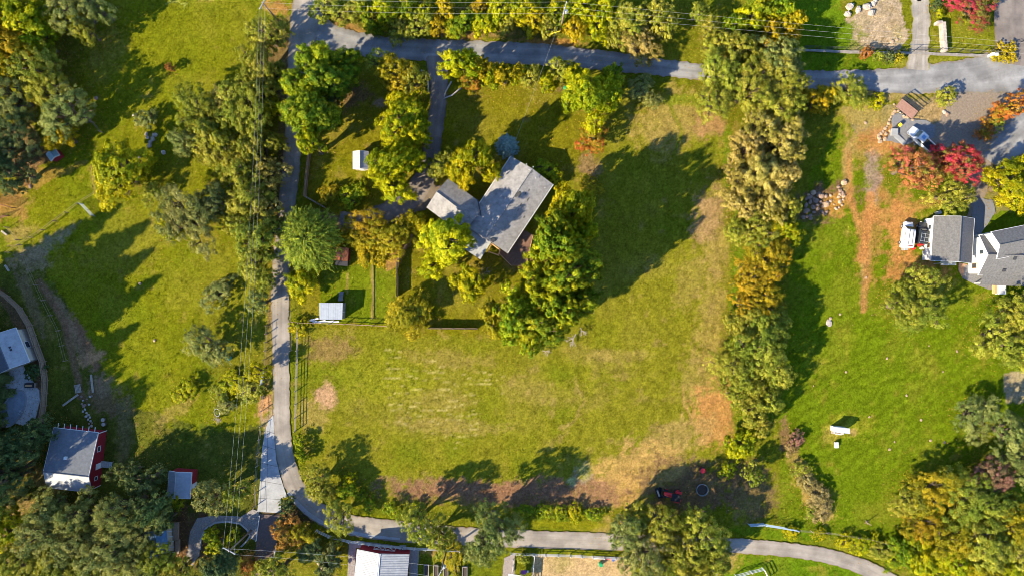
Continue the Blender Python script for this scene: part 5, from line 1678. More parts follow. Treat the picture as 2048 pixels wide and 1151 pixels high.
fence('white_fence', "white rail fence running under the giant oaks", [(1230, 1113), (1330, 1118), (1400, 1124), (1440, 1150)], 1.3, 2.1, (0.35, 0.75, 1.15), M_white, post=0.13, rail=(0.04, 0.14))
fence('white_fence', "white corner fence on the grass below the lower lane", [(1470, 1148), (1500, 1140), (1524, 1134), (1534, 1155)], 1.35, 2.0, (0.4, 0.85, 1.25), M_white, post=0.14, rail=(0.05, 0.15))
fence('curb_rail', "white board kerb beside the arena entry path", [(1026, 1118), (1024, 1142)], 0.5, 1.2, (0.35,), M_white, post=0.1, rail=(0.05, 0.2), cat='fence')
fence('curved_fence', "curving wooden fence behind the pool garden", [(-10, 572), (20, 592), (45, 615), (66, 650), (80, 690), (92, 722), (97, 760), (94, 810), (86, 855)], 1.7, 2.4, (0.4, 1.4), M_wood, solid=True)
fence('meadow_fence', "dark wire and post fence along the meadow's left border", [(18, 455), (40, 480), (62, 540), (90, 600), (120, 660), (135, 720)], 1.2, 3.0, (0.5, 1.1), M_wood, post=0.12, rail=(0.03, 0.03))
fence('meadow_fence', "wire fence crossing the meadow from the pipe gate", [(20, 505), (90, 460), (160, 408), (196, 386)], 1.2, 3.0, (0.5, 1.1), M_wood, post=0.1, rail=(0.03, 0.03))
fence('paddock_fence', "sagging post and wire fence at the wood edge by the red hutch", [(112, 112), (125, 150), (150, 185), (170, 225), (205, 265)], 1.3, 2.2, (0.4, 0.8, 1.2), M_wood, post=0.13, rail=(0.03, 0.04))
fence('iron_fence', "black iron fence with pillars along the upper gravel road", [(1605, 97), (1690, 100), (1780, 102), (1850, 103), (1940, 105), (1985, 107)], 1.35, 2.4, (0.25, 0.75, 1.25), M_dark, post=0.09, rail=(0.03, 0.05))
fence('iron_fence', "black iron fence on the far side of the paved drive", [(1990, 108), (2020, 92), (2060, 80)], 1.35, 2.4, (0.25, 0.75, 1.25), M_dark, post=0.09, rail=(0.03, 0.05))
sw = sheet('stone_kerb', [(1590, 98), (1700, 102), (1850, 105), (1985, 110), (1985, 115), (1850, 110), (1700, 107), (1590, 102)], mat('kerb_stone', (0.22, 0.20, 0.18), 0.9, 0.25, 2), z=0.16, jit=0.5, thick=0.3)
fence('lane_fence', "wire fence with tall posts on the meadow side of the lane", [(536, 650), (533, 700), (530, 735)], 1.4, 1.8, (0.6, 1.2), M_wood, post=0.13, rail=(0.03, 0.03))
fence('lane_fence', "wire fence running down to the concrete apron", [(527, 790), (524, 850), (516, 930), (512, 1010)], 1.3, 2.6, (0.6, 1.2), M_rail, post=0.11, rail=(0.03, 0.03))
fence('lawn_fence', "thin wire fence on the lawn above the lower lane", [(1592, 1058), (1650, 1062), (1740, 1075), (1800, 1095)], 1.2, 2.6, (0.4, 0.8, 1.15), M_rail, post=0.08, rail=(0.02, 0.02))
fence('hoop_fence', "white curb line beside the dark brick drive", [(519, 1030), (512, 1080)], 0.3, 2.0, (0.2,), M_white, post=0.08, rail=(0.1, 0.2), cat='kerb')
fence('hoop_fence', "white curb line along the drive's garden side", [(553, 1085), (548, 1112)], 0.3, 2.0, (0.2,), M_white, post=0.08, rail=(0.1, 0.2), cat='kerb')


def pipe_gate(label, p0, p1, h=1.3, m=M_steel, nb=5, up=2):
    a, b = P(*p0), P(*p1)
    g = thing('pipe_gate', label, 'gate', a)
    d = b - a
    for k in range(nb):
        z = 0.2 + (h - 0.2) * k / (nb - 1)
        bar('gate_bar', Vector((0, 0, z)), d + Vector((0, 0, z)), 0.05, 0.05, m, g)
    for k in range(up + 1):
        p = d * (k / up)
        mb = MB()
        mb.tube([(p.x, p.y, 0.12), (p.x, p.y, h)], 0.04, 6)
        mb.obj('upright', m, g)
    for p in (Vector((0, 0, 0)), d):
        MB().tube([p * 1.02 + Vector((0, 0, -0.2)), p * 1.02 + Vector((0, 0, h + 0.2))], 0.07, 6).obj('gate_post', m, g)
    return g


pipe_gate("galvanised pipe gate across the meadow fence", (167, 408), (190, 432))
pipe_gate("blue-grey tube gate on the lawn beside the lower lane", (1527, 1046), (1590, 1056), 1.4, mat('blue_grey_paint', (0.35, 0.45, 0.55), 0.5, 0.1, 2), 6, 2)
pipe_gate("short tube gate panel at the end of the blue-grey gate", (1496, 1046), (1526, 1045), 1.4, mat('blue_grey_paint', (0.35, 0.45, 0.55)), 6, 1)
pipe_gate("steel gate standing open beside the lane", (529, 737), (526, 766), 1.3, M_steel, 6, 2)
pipe_gate("rusty cattle panel in the far meadow corner", (-14, 404), (30, 416), 1.5, mat('rusty_steel', (0.20, 0.09, 0.05), 0.8, 0.2, 3), 6, 4)
pipe_gate("lower rusty cattle panel beside the meadow corner", (-10, 440), (18, 432), 1.3, mat('rusty_steel', (0.20, 0.09, 0.05)), 5, 2)

# stone wall by the gravel drive
wl_ = thing('stone_wall', "pale capped stone wall standing beside the gravel drive", 'wall', P(1880, 80))
for i in range(8):
    py = 52 + i * 7.2
    p = P(1881 + 0.45 * i, py) - P(1880, 80)
    MB().box((p.x, p.y, 0.5), (0.62, 0.67, 1.2)).obj('cap_stone', M_stonew, wl_)
for i in range(2):
    p = P(1876 - 5 * i, 50) - P(1880, 80)
    MB().box((p.x - 0.05, p.y + 0.1, 0.5), (0.5, 0.5, 1.15)).obj('cap_stone', M_stonew, wl_)
for px, py in ((1976, 113), (1983, 114)):
    pl_ = thing('gate_pillar', "white gate pillar at the mouth of the paved drive", 'pillar', P(px, py), 0, "white gate pillars")
    MB().box((0, 0, 0.6), (0.42, 0.42, 1.4)).obj('shaft', M_white, pl_)
    MB().box((0, 0, 1.34), (0.55, 0.55, 0.1)).obj('cap', M_white, pl_)
# curved kerbs of the looped drive and driveway bed
mb = MB()
mb.tube([P(x, y, 0.08) for x, y in ((400, 1098), (402, 1075), (412, 1055), (430, 1044), (455, 1042), (480, 1046), (494, 1058), (500, 1070), (494, 1080), (482, 1092))], 0.17, 6)
tag(mb.obj('curved_kerb', M_conc), "pale curved kerb of the looped drive", 'kerb')
mb = MB()
mb.tube([P(x, y, 0.2) for x, y in ((842, 140), (852, 152), (857, 168), (856, 185))], 0.16, 6)
tag(mb.obj('bed_wall', M_stonew), "curved low stone edging on the left of the driveway mouth", 'edging')
mb = MB()
mb.tube([P(x, y, 0.25) for x, y in ((903, 163), (892, 182), (888, 197), (905, 190), (922, 176))], 0.16, 6)
tag(mb.obj('bed_wall', M_stonew), "hairpin stone edging round the bed right of the driveway", 'edging')


# ------------------------------------------------------------------ power poles and lines
def pole(label, px, py, h, arm_az, arms=1, arm_len=2.2, transformer=False):
    p = P(px, py)
    o = thing('power_pole', label, 'power pole', p)
    MB().tube([(0, 0, -0.5), (0, 0, h * 0.5), (0, 0, h)], [0.19, 0.16, 0.12], 8).obj('shaft', M_pole, o, True)
    ends = []
    d = Vector((math.cos(arm_az), math.sin(arm_az), 0))
    for k in range(arms):
        z = h - 0.25 - k * 1.1
        bar('crossarm', d * (-arm_len / 2) + Vector((0, 0, z)), d * (arm_len / 2) + Vector((0, 0, z)), 0.14, 0.16, M_conc, o)
        for t in (-0.46, 0, 0.46):
            q = d * (arm_len * t)
            MB().lathe((q.x, q.y, z + 0.08), [(0.04, 0), (0.08, 0.06), (0.04, 0.12), (0.07, 0.17), (0.03, 0.22)], 8).obj('insulator', M_white, o)
            ends.append(p + q + Vector((0, 0, z + 0.28)))
    if transformer:
        MB().lathe((0.38, 0.1, h - 2.4), [(0.24, 0), (0.27, 0.08), (0.27, 0.85), (0.2, 0.95)], 12).obj('transformer', M_steel, o)
        MB().box((0.18, 0.05, h - 2.0), (0.3, 0.1, 0.3)).obj('bracket', M_dark, o)
    return ends, p


def wire(label, a, b, sag=0.8, r=0.007, group=None):
    pts = []
    for k in range(25):
        t = k / 24
        q = a.lerp(b, t)
        q.z -= sag * 4 * t * (1 - t)
        pts.append(q)
    tag(MB().tube(pts, r, 4).obj('power_line', M_wire), label, 'power line', group)


E1, p1 = pole("timber power pole on the meadow corner beside lane and gravel road", 566, 53, 10, math.radians(62), 1, 2.4)
E2, p2 = pole("timber power pole with transformer in the roadside hedge", 1121, 62, 10, math.radians(75), 1, 2.2, True)
E3, p3 = pole("timber power pole with cross arm over the looped drive", 502, 1060, 9.5, math.radians(-28), 1, 2.4)
E4, p4 = pole("timber power pole with grey transformer beside the raised beds", 893, 1098, 9.5, math.radians(60), 1, 2.2, True)
far_e = P(2120, 150)
gl = "thin overhead power line above the hedge north of the gravel road"
for a, b in zip(E1, E2):
    wire(gl, a, b, 1.0, group="lines from meadow pole to hedge pole")
gl = "thin overhead power line spanning the tree belt toward the paved drive"
for k, a in enumerate(E2):
    wire(gl, a, P(2600, 190) + Vector((0, k * 0.9, 9.7)), 1.4, group="lines east of the hedge pole")
gl = "long overhead power line running down the meadow beside the lane"
for a, b in zip(sorted(E1, key=lambda v: v.x), sorted(E3, key=lambda v: v.x)):
    wire(gl, a, b, 2.2, group="lines along the lane")
gl = "overhead power line crossing the workshop roof"
for a, b in list(zip(sorted(E3, key=lambda v: v.y), sorted(E4, key=lambda v: v.y)))[::2]:
    wire(gl, a, b, 0.9, group="lines over the workshop")
wire("thin service wire from the hedge pole down to the house", E2[1], P(1016, 320, 4.6), 0.9, 0.006)
mb = MB()
mb.tube([P(x, y, z) for x, y, z in ((1121, 62, 6.5), (1096, 70, 2.8))], 0.06, 6)
tag(mb.obj('guy_guard', M_yellow), "orange-yellow guy wire guard at the hedge power pole", 'guy wire')


for a_, b_ in (((531, 860), (549, 866)), ((526, 890), (551, 898)), ((523, 925), (555, 932)), ((519, 960), (563, 968)), ((536, 850), (533, 1022)), ((516, 995), (563, 998))):
    pa, pb = P(*a_, 0.066), P(*b_, 0.066)
    MB().box((0, 0, 0), ((pb - pa).length, 0.05, 0.012)).obj('expansion_joint', mat('joint_tar', (0.07, 0.065, 0.06), 0.9, 0.2, 3), ap, loc=(pa + pb) / 2, rz=math.atan2((pb - pa).y, (pb - pa).x))

# ------------------------------------------------------------------ boulders
def rock_mesh(seed, m):
    rng = random.Random(seed)
    mb = MB()
    mb.lathe((0, 0, 0), [(0.35, -0.35), (0.85, -0.12), (0.95, 0.2), (0.72, 0.55), (0.3, 0.72)], 8)
    mb.v = [(x * rng.uniform(0.78, 1.2), y * rng.uniform(0.78, 1.2), z * rng.uniform(0.8, 1.15)) for x, y, z in mb.v]
    return mb.mesh("rock", m)


ROCK = {k: [rock_mesh(s + i, m) for i in range(4)] for k, s, m in (('tan', 1, M_stone), ('grey', 11, M_stoneg), ('pale', 21, M_stonew))}
brng = random.Random(9)


def boulder(kind, px, py, r, label, group=None, flat=0.8, rz=None, z=0.0):
    p = P(px, py)
    o = link('boulder', brng.choice(ROCK[kind]))
    o.location = (p.x, p.y, z)
    k = r / S
    o.scale = (k * brng.uniform(0.85, 1.15), k * brng.uniform(0.75, 1.0), k * flat)
    o.rotation_euler = (0, 0, brng.uniform(0, 6.28) if rz is None else rz)
    tag(o, label, 'boulder', group)


G1 = "rocks of the pile beside the tree belt"
lab = "dark grey boulder packed in the rock pile beside the tree belt"
for px, py, r in ((1637, 389, 6), (1643, 392, 6.5), (1632, 401, 6), (1621, 393, 5), (1616, 395, 5), (1620, 403, 5), (1612, 411, 5), (1626, 414, 5), (1611, 422, 6), (1617, 420, 4), (1652, 392, 5), (1641, 404, 4), (1634, 410, 4), (1607, 434, 5), (1614, 433, 4), (1621, 431, 4.5), (1621, 437, 4), (1612, 398, 3.5), (1646, 412, 4), (1636, 418, 4), (1628, 424, 3.5), (1644, 424, 4), (1653, 424, 4), (1650, 428, 3.5), (1628, 398, 4), (1677, 374, 4.5), (1680, 381, 5), (1686, 386, 4)):
    boulder('grey', px, py, r, lab, G1)
lab = "tan boulder on the sunny side of the rock pile beside the tree belt"
for px, py, r in ((1626, 385, 6.5), (1688, 365, 7), (1680, 389, 4), (1677, 394, 4), (1687, 392, 4), (1686, 399, 3), (1680, 403, 4.5), (1684, 410, 3), (1672, 417, 4), (1678, 415, 2.5), (1668, 409, 2), (1652, 409, 7), (1661, 402, 4), (1661, 391, 3.5), (1646, 406, 2.5), (1617, 390, 3)):
    boulder('tan', px, py, r, lab, G1)
lab = "orange-tan boulder in the retaining edge of the gravel pad"
G2 = "boulders round the gravel pad"
for px, py, r in ((1790, 223, 4), (1797, 222, 3.5), (1786, 228, 3.5), (1782, 234, 3), (1779, 240, 3.5), (1777, 247, 4), (1774, 253, 3), (1770, 257, 4), (1766, 263, 3.5), (1762, 267, 4), (1757, 270, 3.5), (1758, 276, 5), (1770, 278, 4.5), (1760, 283, 5), (1772, 268, 4), (1780, 262, 3.5), (1785, 258, 3), (1809, 232, 5), (1804, 226, 3.5), (1815, 235, 3.5), (1793, 263, 3), (1797, 268, 3), (1825, 240, 3), (1788, 209, 3)):
    boulder('tan', px, py, r, lab, G2)
boulder('pale', 1888, 224, 5, "pale boulder on the tan bank left of the gravel yard")
boulder('grey', 1894, 229, 6, "grey boulder on the shaded bank of the gravel yard")
boulder('tan', 1731, 246, 4, "single flat tan rock in the rough grass above the lawn", flat=0.4)
lab = "big pale boulder in the mulch bed north of the gravel road"
G3 = "boulders in the mulch bed"
for px, py, r in ((1699, 14, 10), (1716, 20, 8), (1733, 14, 9), (1742, 26, 8), (1746, 8, 6), (1695, 29, 7), (1750, 3, 5)):
    boulder('pale', px, py, r, lab, G3, 1.0)
boulder('tan', 1784, 84, 5, "tan flat rock at the bottom of the mulch bed", flat=0.4)
boulder('tan', 1794, 80, 4, "small tan rock beside the flat one in the mulch bed", flat=0.4)
boulder('pale', 1658, 645, 8, "long pale rock in a ring of grass on the lawn", flat=0.3, rz=1.9)
boulder('tan', 1661, 636, 3.5, "small tan rock at the tip of the long pale lawn rock", flat=0.4)
lab = "small tan stone set in the mown lawn"
G4 = "stones dotted over the lawn"
for px, py, r in ((1680, 628, 4), (1774, 716, 4), (1692, 743, 4), (1914, 702, 4), (1886, 743, 3), (1858, 691, 2.5), (1842, 839, 4), (1779, 898, 4), (1861, 880, 5), (1889, 884, 5), (1739, 833, 4), (1813, 790, 4), (1627, 771, 2.5), (1732, 555, 4), (1789, 883, 3)):
    boulder('tan', px, py, r * 0.7, lab, G4, 0.22)
boulder('pale', 270, 231, 5, "pale single boulder on the open meadow")
lab = "weathered boulder in the meadow rock group by the yellow-green tree"
for px, py, r in ((293, 268, 4), (295, 275, 4), (306, 278, 6), (310, 270, 6), (301, 284, 5), (299, 291, 5), (327, 305, 5), (277, 315, 4)):
    boulder('pale', px, py, r, lab, "meadow rock group")
boulder('grey', 192, 197, 5, "dark stump-like rock at the wood's shadow edge")
boulder('grey', 61, 373, 5, "dark rock at the corner of the wood shadow by the meadow")
boulder('tan', 280, 567, 3, "tiny tan rock on the shaded meadow between pine shadows")
boulder('tan', 309, 680, 3, "tiny reddish rock above the barn meadow", flat=0.9)
lab = "stepping stone in the winding stone line above the red barn"
sx = [(163, 792), (166, 800), (164, 807), (167, 812), (170, 818), (166, 822), (173, 825), (177, 829), (172, 832), (180, 834), (176, 838), (181, 841), (184, 845), (178, 847), (183, 851), (174, 797), (180, 792), (184, 791), (178, 808), (170, 809)]
for px, py in sx:
    boulder('grey' if (px + py) % 2 else 'pale', px, py, brng.uniform(2.4, 3.8), lab if (px + py) % 2 else "pale stone in the winding stone line above the red barn", "stone line above the barn", 0.5)
for px, py in ((208, 838), (209, 847)):
    o = thing('log_round', "sawn log round standing by the red barn's corner", 'log', P(px, py), 0, "log rounds by the barn")
    MB().lathe((0, 0, 0), [(0.4, -0.05), (0.42, 0.3), (0.4, 0.38)], 12).obj('bark', M_bark, o, True)
    MB().lathe((0, 0, 0.38), [(0.36, 0), (0.36, 0.012)], 12).obj('cut_face', M_dead, o)
for px, py, l, rz in ((152, 768, 1.8, 1.5),):
    o = thing('pallet', "grey slatted pallet leaning on the shaded bank above the barn", 'pallet', P(157, 776), math.radians(-80))
    for k in range(5):
        MB().box((0, (k - 2) * 0.24, 0.18), (1.6, 0.17, 0.04)).obj('slat', M_rail, o)
    for x in (-0.7, 0, 0.7):
        MB().box((x, 0, 0.08), (0.1, 1.15, 0.15)).obj('runner', M_rail, o)
for a_, b_, lb in (((126, 810), (156, 788), "weathered grey beam lying above the red barn"), ((182, 748), (186, 784), "pale timber plank lying on the bank above the barn"), ((3, 462), (14, 470), "white plank on the shaded grass behind the curved fence"), ((10, 530), (18, 542), "grey plank on the shaded strip by the left edge")):
    a, b = P(*a_, 0.15), P(*b_, 0.15)
    o = MB().box((0, 0, 0), ((b - a).length, 0.35, 0.2)).obj('timber_beam', M_rail, None, loc=(a + b) / 2, rz=math.atan2((b - a).y, (b - a).x))
    tag(bevel_obj(o, 0.02), lb, 'timber')

# ------------------------------------------------------------------ small furniture, bins, beds, machines
def barrel(px, py, m, label, r=0.42, h=0.95):
    o = thing('barrel', label, 'barrel', P(px, py))
    MB().lathe((0, 0, 0), [(r * 0.88, 0), (r, h * 0.25), (r * 1.02, h * 0.5), (r, h * 0.75), (r * 0.88, h)], 14).obj('body', m, o, True)
    MB().lathe((0, 0, h), [(r * 0.8, 0), (r * 0.8, 0.03)], 14).obj('lid', m, o)


barrel(815, 168, M_greenp, "green barrel on the lawn by the driveway bank")
barrel(1130, 177, M_greenp, "green barrel at the back lawn hedge", 0.35, 0.6)
barrel(459, 715, M_teal, "teal barrel beside the round grey-green oak", 0.5)
barrel(1201, 1125, M_greenp, "green barrel in the sand arena", 0.42)
barrel(463, 768, M_stonew, "small pinkish-white drum in the weedy strip", 0.3, 0.5)
barrel(1226, 1117, mat('blue_plastic', (0.05, 0.1, 0.3), 0.5, 0.1, 2), "dark blue barrel at the arena fence end", 0.3, 0.5)
bx = thing('hurdle_bar', "white and red jump bar on the arena fence", 'jump bar', P(1205, 1115, 0) + Vector((0, 0, 0)), math.radians(-2))
for k in range(5):
    MB().box(((k - 2) * 0.75, 0, 0.25), (0.74, 0.16, 0.16)).obj('painted_section', M_redpaint if k in (3, 4) else M_white, bx)
    if k in (0, 4):
        MB().box(((k - 2) * 0.75, 0, 0.06), (0.2, 0.4, 0.25)).obj('foot', M_white, bx)
tb = thing('garden_table', "small purple-topped table in the fenced corner by the arena", 'table', P(1047, 1140), 0)
MB().box((0, 0, 0.72), (1.1, 0.75, 0.06)).obj('top', M_pinkp, tb)
for x in (-0.45, 0.45):
    for y in (-0.3, 0.3):
        MB().box((x, y, 0.35), (0.06, 0.06, 0.7)).obj('leg', M_white, tb)
MB().box((0.8, 0, 0.4), (0.3, 0.4, 0.06)).obj('side_shelf', M_white, tb)
for k, px in enumerate((853, 872, 892, 911, 930)):
    o = thing('raised_bed', "narrow raised garden bed with pale timber sides", 'garden bed', P(px, 1138 + k), 0, "raised beds right of the workshop")
    for s in (-1, 1):
        MB().box((s * 0.42, 0, 0.2), (0.07, 2.0, 0.45)).obj('side_board', M_stonew, o)
        MB().box((0, s * 1.03, 0.2), (0.92, 0.07, 0.45)).obj('end_board', M_stonew, o)
    MB().box((0, 0, 0.12), (0.77, 1.98, 0.4)).obj('soil', M_soil, o)
# ring trough
rt = thing('ring_trough', "round galvanised ring trough on bare soil near the tractor", 'trough', P(1404, 978))
mb = MB()
mb.tube([(1.1 * math.cos(t), 1.1 * math.sin(t), 0.3) for t in np.linspace(0, 2 * math.pi, 33)], 0.09, 6, cap=False)
mb.obj('rim', mat('dull_zinc', (0.16, 0.17, 0.18), 0.6, 0.2, 3), rt, True)
mb = MB()
nn = 32
mb.add([(1.06 * math.cos(2 * math.pi * k / nn), 1.06 * math.sin(2 * math.pi * k / nn), z) for z in (-0.1, 0.3) for k in range(nn)], [(k, (k + 1) % nn, nn + (k + 1) % nn, nn + k) for k in range(nn)])
mb.obj('side', M_steel, rt)
MB().lathe((0, 0, 0.02), [(1.0, 0), (1.0, 0.03)], 24).obj('ash_bed', M_soil, rt)
hp = thing('metal_hoop', "oval metal hoop lying above the brush heap", 'hoop', P(434, 824), 0.3)
mb = MB()
mb.tube([(0.5 * math.cos(t), 0.75 * math.sin(t), 0.08) for t in np.linspace(0, 2 * math.pi, 25)], 0.05, 5, cap=False)
mb.obj('ring', M_steel, hp)
# sign post on the lawn
sp = thing('bird_post', "short brown post with cross foot on the lawn", 'post', P(1733, 1043))
MB().box((0, 0, 0.75), (0.12, 0.12, 1.7)).obj('shaft', M_wood, sp)
for a_ in (0.5, 2.1):
    MB().box((0, 0, 0.05), (0.9, 0.12, 0.1), a_).obj('foot', M_wood, sp)
# red hutch in the wood
ht = gable('animal_hutch', "small hutch with teal roof and red front under the wood's edge", 'hutch', (92, 309), (109, 297), (119, 310), 1.5, 1.95, mat('teal_roof', (0.22, 0.32, 0.36), 0.6, 0.15, 2), M_redwall, M_white, 0.6, 0.1)
# fallen dead branches below the dark clump
for px, py, rz, sc, lb in ((1150, 668, -0.6, 0.8, "pale dead branch sticking out below the dark green clump"), (1160, 655, 0.5, 0.55, "small dead branch at the edge of the dark green clump"), (1085, 700, 1.2, 0.5, "grey dead twigs at the foot of the dark green clump")):
    o = link('dead_branch', PROTO[('bare', 'M')][0][1])
    p = P(px, py)
    o.location = (p.x, p.y, 0.5)
    o.rotation_euler = (math.radians(80), 0, rz)
    o.scale = (sc, sc, sc)
    tag(o, lb, 'branch')


# ------------------------------------------------------------------ vehicles
def wheel(parent, x, y, r, w, m_rim=M_steel):
    t = MB()
    t.lathe((0, 0, 0), [(r * 0.62, -w / 2), (r * 0.95, -w / 2), (r, -w / 4), (r, w / 4), (r * 0.95, w / 2), (r * 0.62, w / 2)], 16)
    o = t.obj('wheel', M_black, parent, True, loc=(x, y, r))
    o.rotation_euler = (math.pi / 2, 0, 0)
    MB().lathe((0, 0, 0), [(r * 0.6, -w / 2 - 0.01), (r * 0.6, w / 2 + 0.01)], 12).obj('rim', m_rim, o)
    return o


def loft(sections):
    """sections: (x, halfwidth_bottom, z_bottom, halfwidth_top, z_top)"""
    mb = MB()
    vs, fs = [], []
    for x, wb_, zb, wt, zt in sections:
        zm = zb + (zt - zb) * 0.55
        wm = max(wb_, wt) * 1.0
        vs += [(x, -wb_, zb), (x, -wm, zm), (x, -wt, zt), (x, wt, zt), (x, wm, zm), (x, wb_, zb)]
    n = len(sections)
    for i in range(n - 1):
        for k in range(6):
            k2 = (k + 1) % 6
            fs.append((i * 6 + k, i * 6 + k2, (i + 1) * 6 + k2, (i + 1) * 6 + k))
    fs.append((5, 4, 3, 2, 1, 0)[::-1])
    fs.append(tuple((n - 1) * 6 + k for k in (0, 1, 2, 3, 4, 5))[::-1])
    mb.add(vs, fs)
    return mb


def fixn(o):
    import bmesh
    bm = bmesh.new()
    bm.from_mesh(o.data)
    bmesh.ops.recalc_face_normals(bm, faces=bm.faces)
    bm.to_mesh(o.data)
    bm.free()
    return o


def vehicle(name, label, cat, px, py, ang, kind, paint, z=0.8):
    p = P(px, py, z)
    o = thing(name, label, cat, (p.x, p.y, 0), ang)
    Lh = {'van': 2.5, 'jeep': 2.1, 'pickup': 2.8}[kind]
    b = loft([(-Lh, 0.82, 0.45, 0.78, 0.85), (-Lh + 0.12, 0.92, 0.35, 0.9, 1.0), (0, 0.95, 0.32, 0.92, 1.02), (Lh - 0.9, 0.94, 0.34, 0.88, 0.98), (Lh - 0.15, 0.86, 0.38, 0.78, 0.85), (Lh, 0.7, 0.45, 0.66, 0.75)]).obj('body', paint, o, True)
    fixn(b)
    bevel_obj(b, 0.05)
    if kind == 'van':
        c = loft([(-Lh + 0.05, 0.9, 0.95, 0.78, 1.95), (-Lh + 0.3, 0.92, 0.95, 0.82, 2.05), (0.5, 0.92, 0.95, 0.82, 2.05), (0.95, 0.92, 0.95, 0.78, 1.9), (1.65, 0.85, 0.95, 0.8, 1.02)]).obj('cabin', paint, o, True)
        ws = [(1.0, -0.7, 1.86), (1.58, -0.74, 1.1), (1.58, 0.74, 1.1), (1.0, 0.7, 1.86)]
        for yy in (-0.35, 0.35):
            MB().box((-0.4, yy, 2.08), (3.0, 0.04, 0.05)).obj('roof_rail', M_dark, o)
        MB().box((-Lh + 0.35, 0, 2.07), (0.12, 1.2, 0.04)).obj('brake_light', M_darkred, o)
    elif kind == 'jeep':
        c = loft([(-Lh + 0.05, 0.88, 0.95, 0.75, 1.65), (-Lh + 0.25, 0.88, 0.95, 0.78, 1.72), (0.3, 0.88, 0.95, 0.76, 1.72), (0.9, 0.86, 0.95, 0.78, 1.02)]).obj('cabin', M_cardark, o, True)
        ws = [(0.36, -0.68, 1.70), (0.86, -0.74, 1.08), (0.86, 0.74, 1.08), (0.36, 0.68, 1.70)]
        for x in (-1.6, -0.9, -0.2):
            MB().box((x, 0, 1.76), (0.05, 1.5, 0.06)).obj('roof_bar', M_steel, o)
        for yy in (-0.7, 0.0, 0.7):
            MB().box((-0.9, yy, 1.80), (1.6, 0.05, 0.04)).obj('rack_rail', M_steel, o)
        MB().box((-Lh - 0.12, 0, 0.95), (0.2, 0.6, 0.6)).obj('spare_wheel_cover', M_redpaint, o)
    else:
        c = loft([(-0.5, 0.9, 0.95, 0.76, 1.75), (-0.35, 0.9, 0.95, 0.78, 1.82), (0.85, 0.9, 0.95, 0.78, 1.8), (1.5, 0.88, 0.95, 0.8, 1.02)]).obj('cabin', paint, o, True)
        ws = [(0.92, -0.7, 1.77), (1.46, -0.76, 1.1), (1.46, 0.76, 1.1), (0.92, 0.7, 1.77)]
        MB().box((-1.65, 0, 0.99), (2.1, 1.5, 0.06)).obj('bed_liner', M_black, o)
        for yy in (-0.86, 0.86):
            MB().box((-1.65, yy, 1.1), (2.2, 0.1, 0.22)).obj('bed_rail', paint, o)
        MB().box((-Lh + 0.02, 0, 1.05), (0.08, 1.7, 0.3)).obj('tailgate', paint, o)
        MB().box((0.2, 0, 1.84), (0.7, 0.7, 0.02)).obj('sunroof', M_blueroof, o)
    fixn(c)
    bevel_obj(c, 0.06)
    g = MB().slab([Vector(v) + Vector((0.035, 0, 0.03)) for v in ws], 0.02).obj('windscreen', M_glass, o)
    for s in (-1, 1):
        MB().box((0.2 if kind != 'van' else -0.2, s * 0.885, 1.42 if kind != 'van' else 1.55), (0.9 if kind != 'van' else 2.2, 0.04, 0.38)).obj('side_window', M_glass, o)
        MB().box((1.05, s * 1.05, 1.1), (0.14, 0.22, 0.16)).obj('mirror', paint, o)
        MB().box((Lh - 0.06, s * 0.58, 0.72), (0.16, 0.28, 0.14)).obj('headlight', M_white, o)
        for x in (-Lh * 0.62, Lh * 0.62):
            wheel(o, x, s * 0.86, 0.36, 0.24)
    return o


vehicle('parked_van', "white van parked on orange soil beside the garage", 'van', 1820.5, 469, math.radians(82), 'van', M_carwhite, 1.7)
vehicle('parked_jeep', "black off-road car with roof rack between van and garage", 'car', 1849, 466, math.radians(80), 'jeep', M_cardark, 1.4)
vehicle('parked_pickup', "white pickup half hidden under the coral tree", 'pickup', 1846, 277, math.radians(136), 'pickup', M_carwhite, 1.3)
# clutter behind van
cl = [(1806, 498, M_steel, "grey wheelie bin behind the white van", 0.45, 0.9), (1826, 497, M_redpaint, "red fuel can behind the white van", 0.3, 0.4), (1841, 496, M_white, "white bucket behind the black car", 0.3, 0.4), (1850, 500, M_orangew, "timber crate behind the black car", 0.55, 0.4), (1848, 505, M_steel, "steel crate behind the black car", 0.45, 0.4), (1856, 507, M_white, "white crate at the garage wall", 0.5, 0.5), (1836, 490, M_redpaint, "red crate between van and black car", 0.35, 0.4), (1873, 426, M_steel, "grey bin at the garage's upper corner", 0.45, 0.9), (1795, 252, M_yellow, "yellow-lidded barbecue on the gravel pad", 0.5, 0.8)]
for px, py, m, lb, s, h in cl:
    o = thing('storage_bin', lb, 'bin', P(px, py), brng.uniform(0, 1))
    MB().box((0, 0, h / 2), (s * 1.5, s * 1.2, h), taper=1.08).obj('body', m if 'barbecue' not in lb else M_dark, o)
    bevel_obj(MB().box((0, 0, h + 0.03), (s * 1.45, s * 1.2, 0.07)).obj('lid', m, o), 0.02)
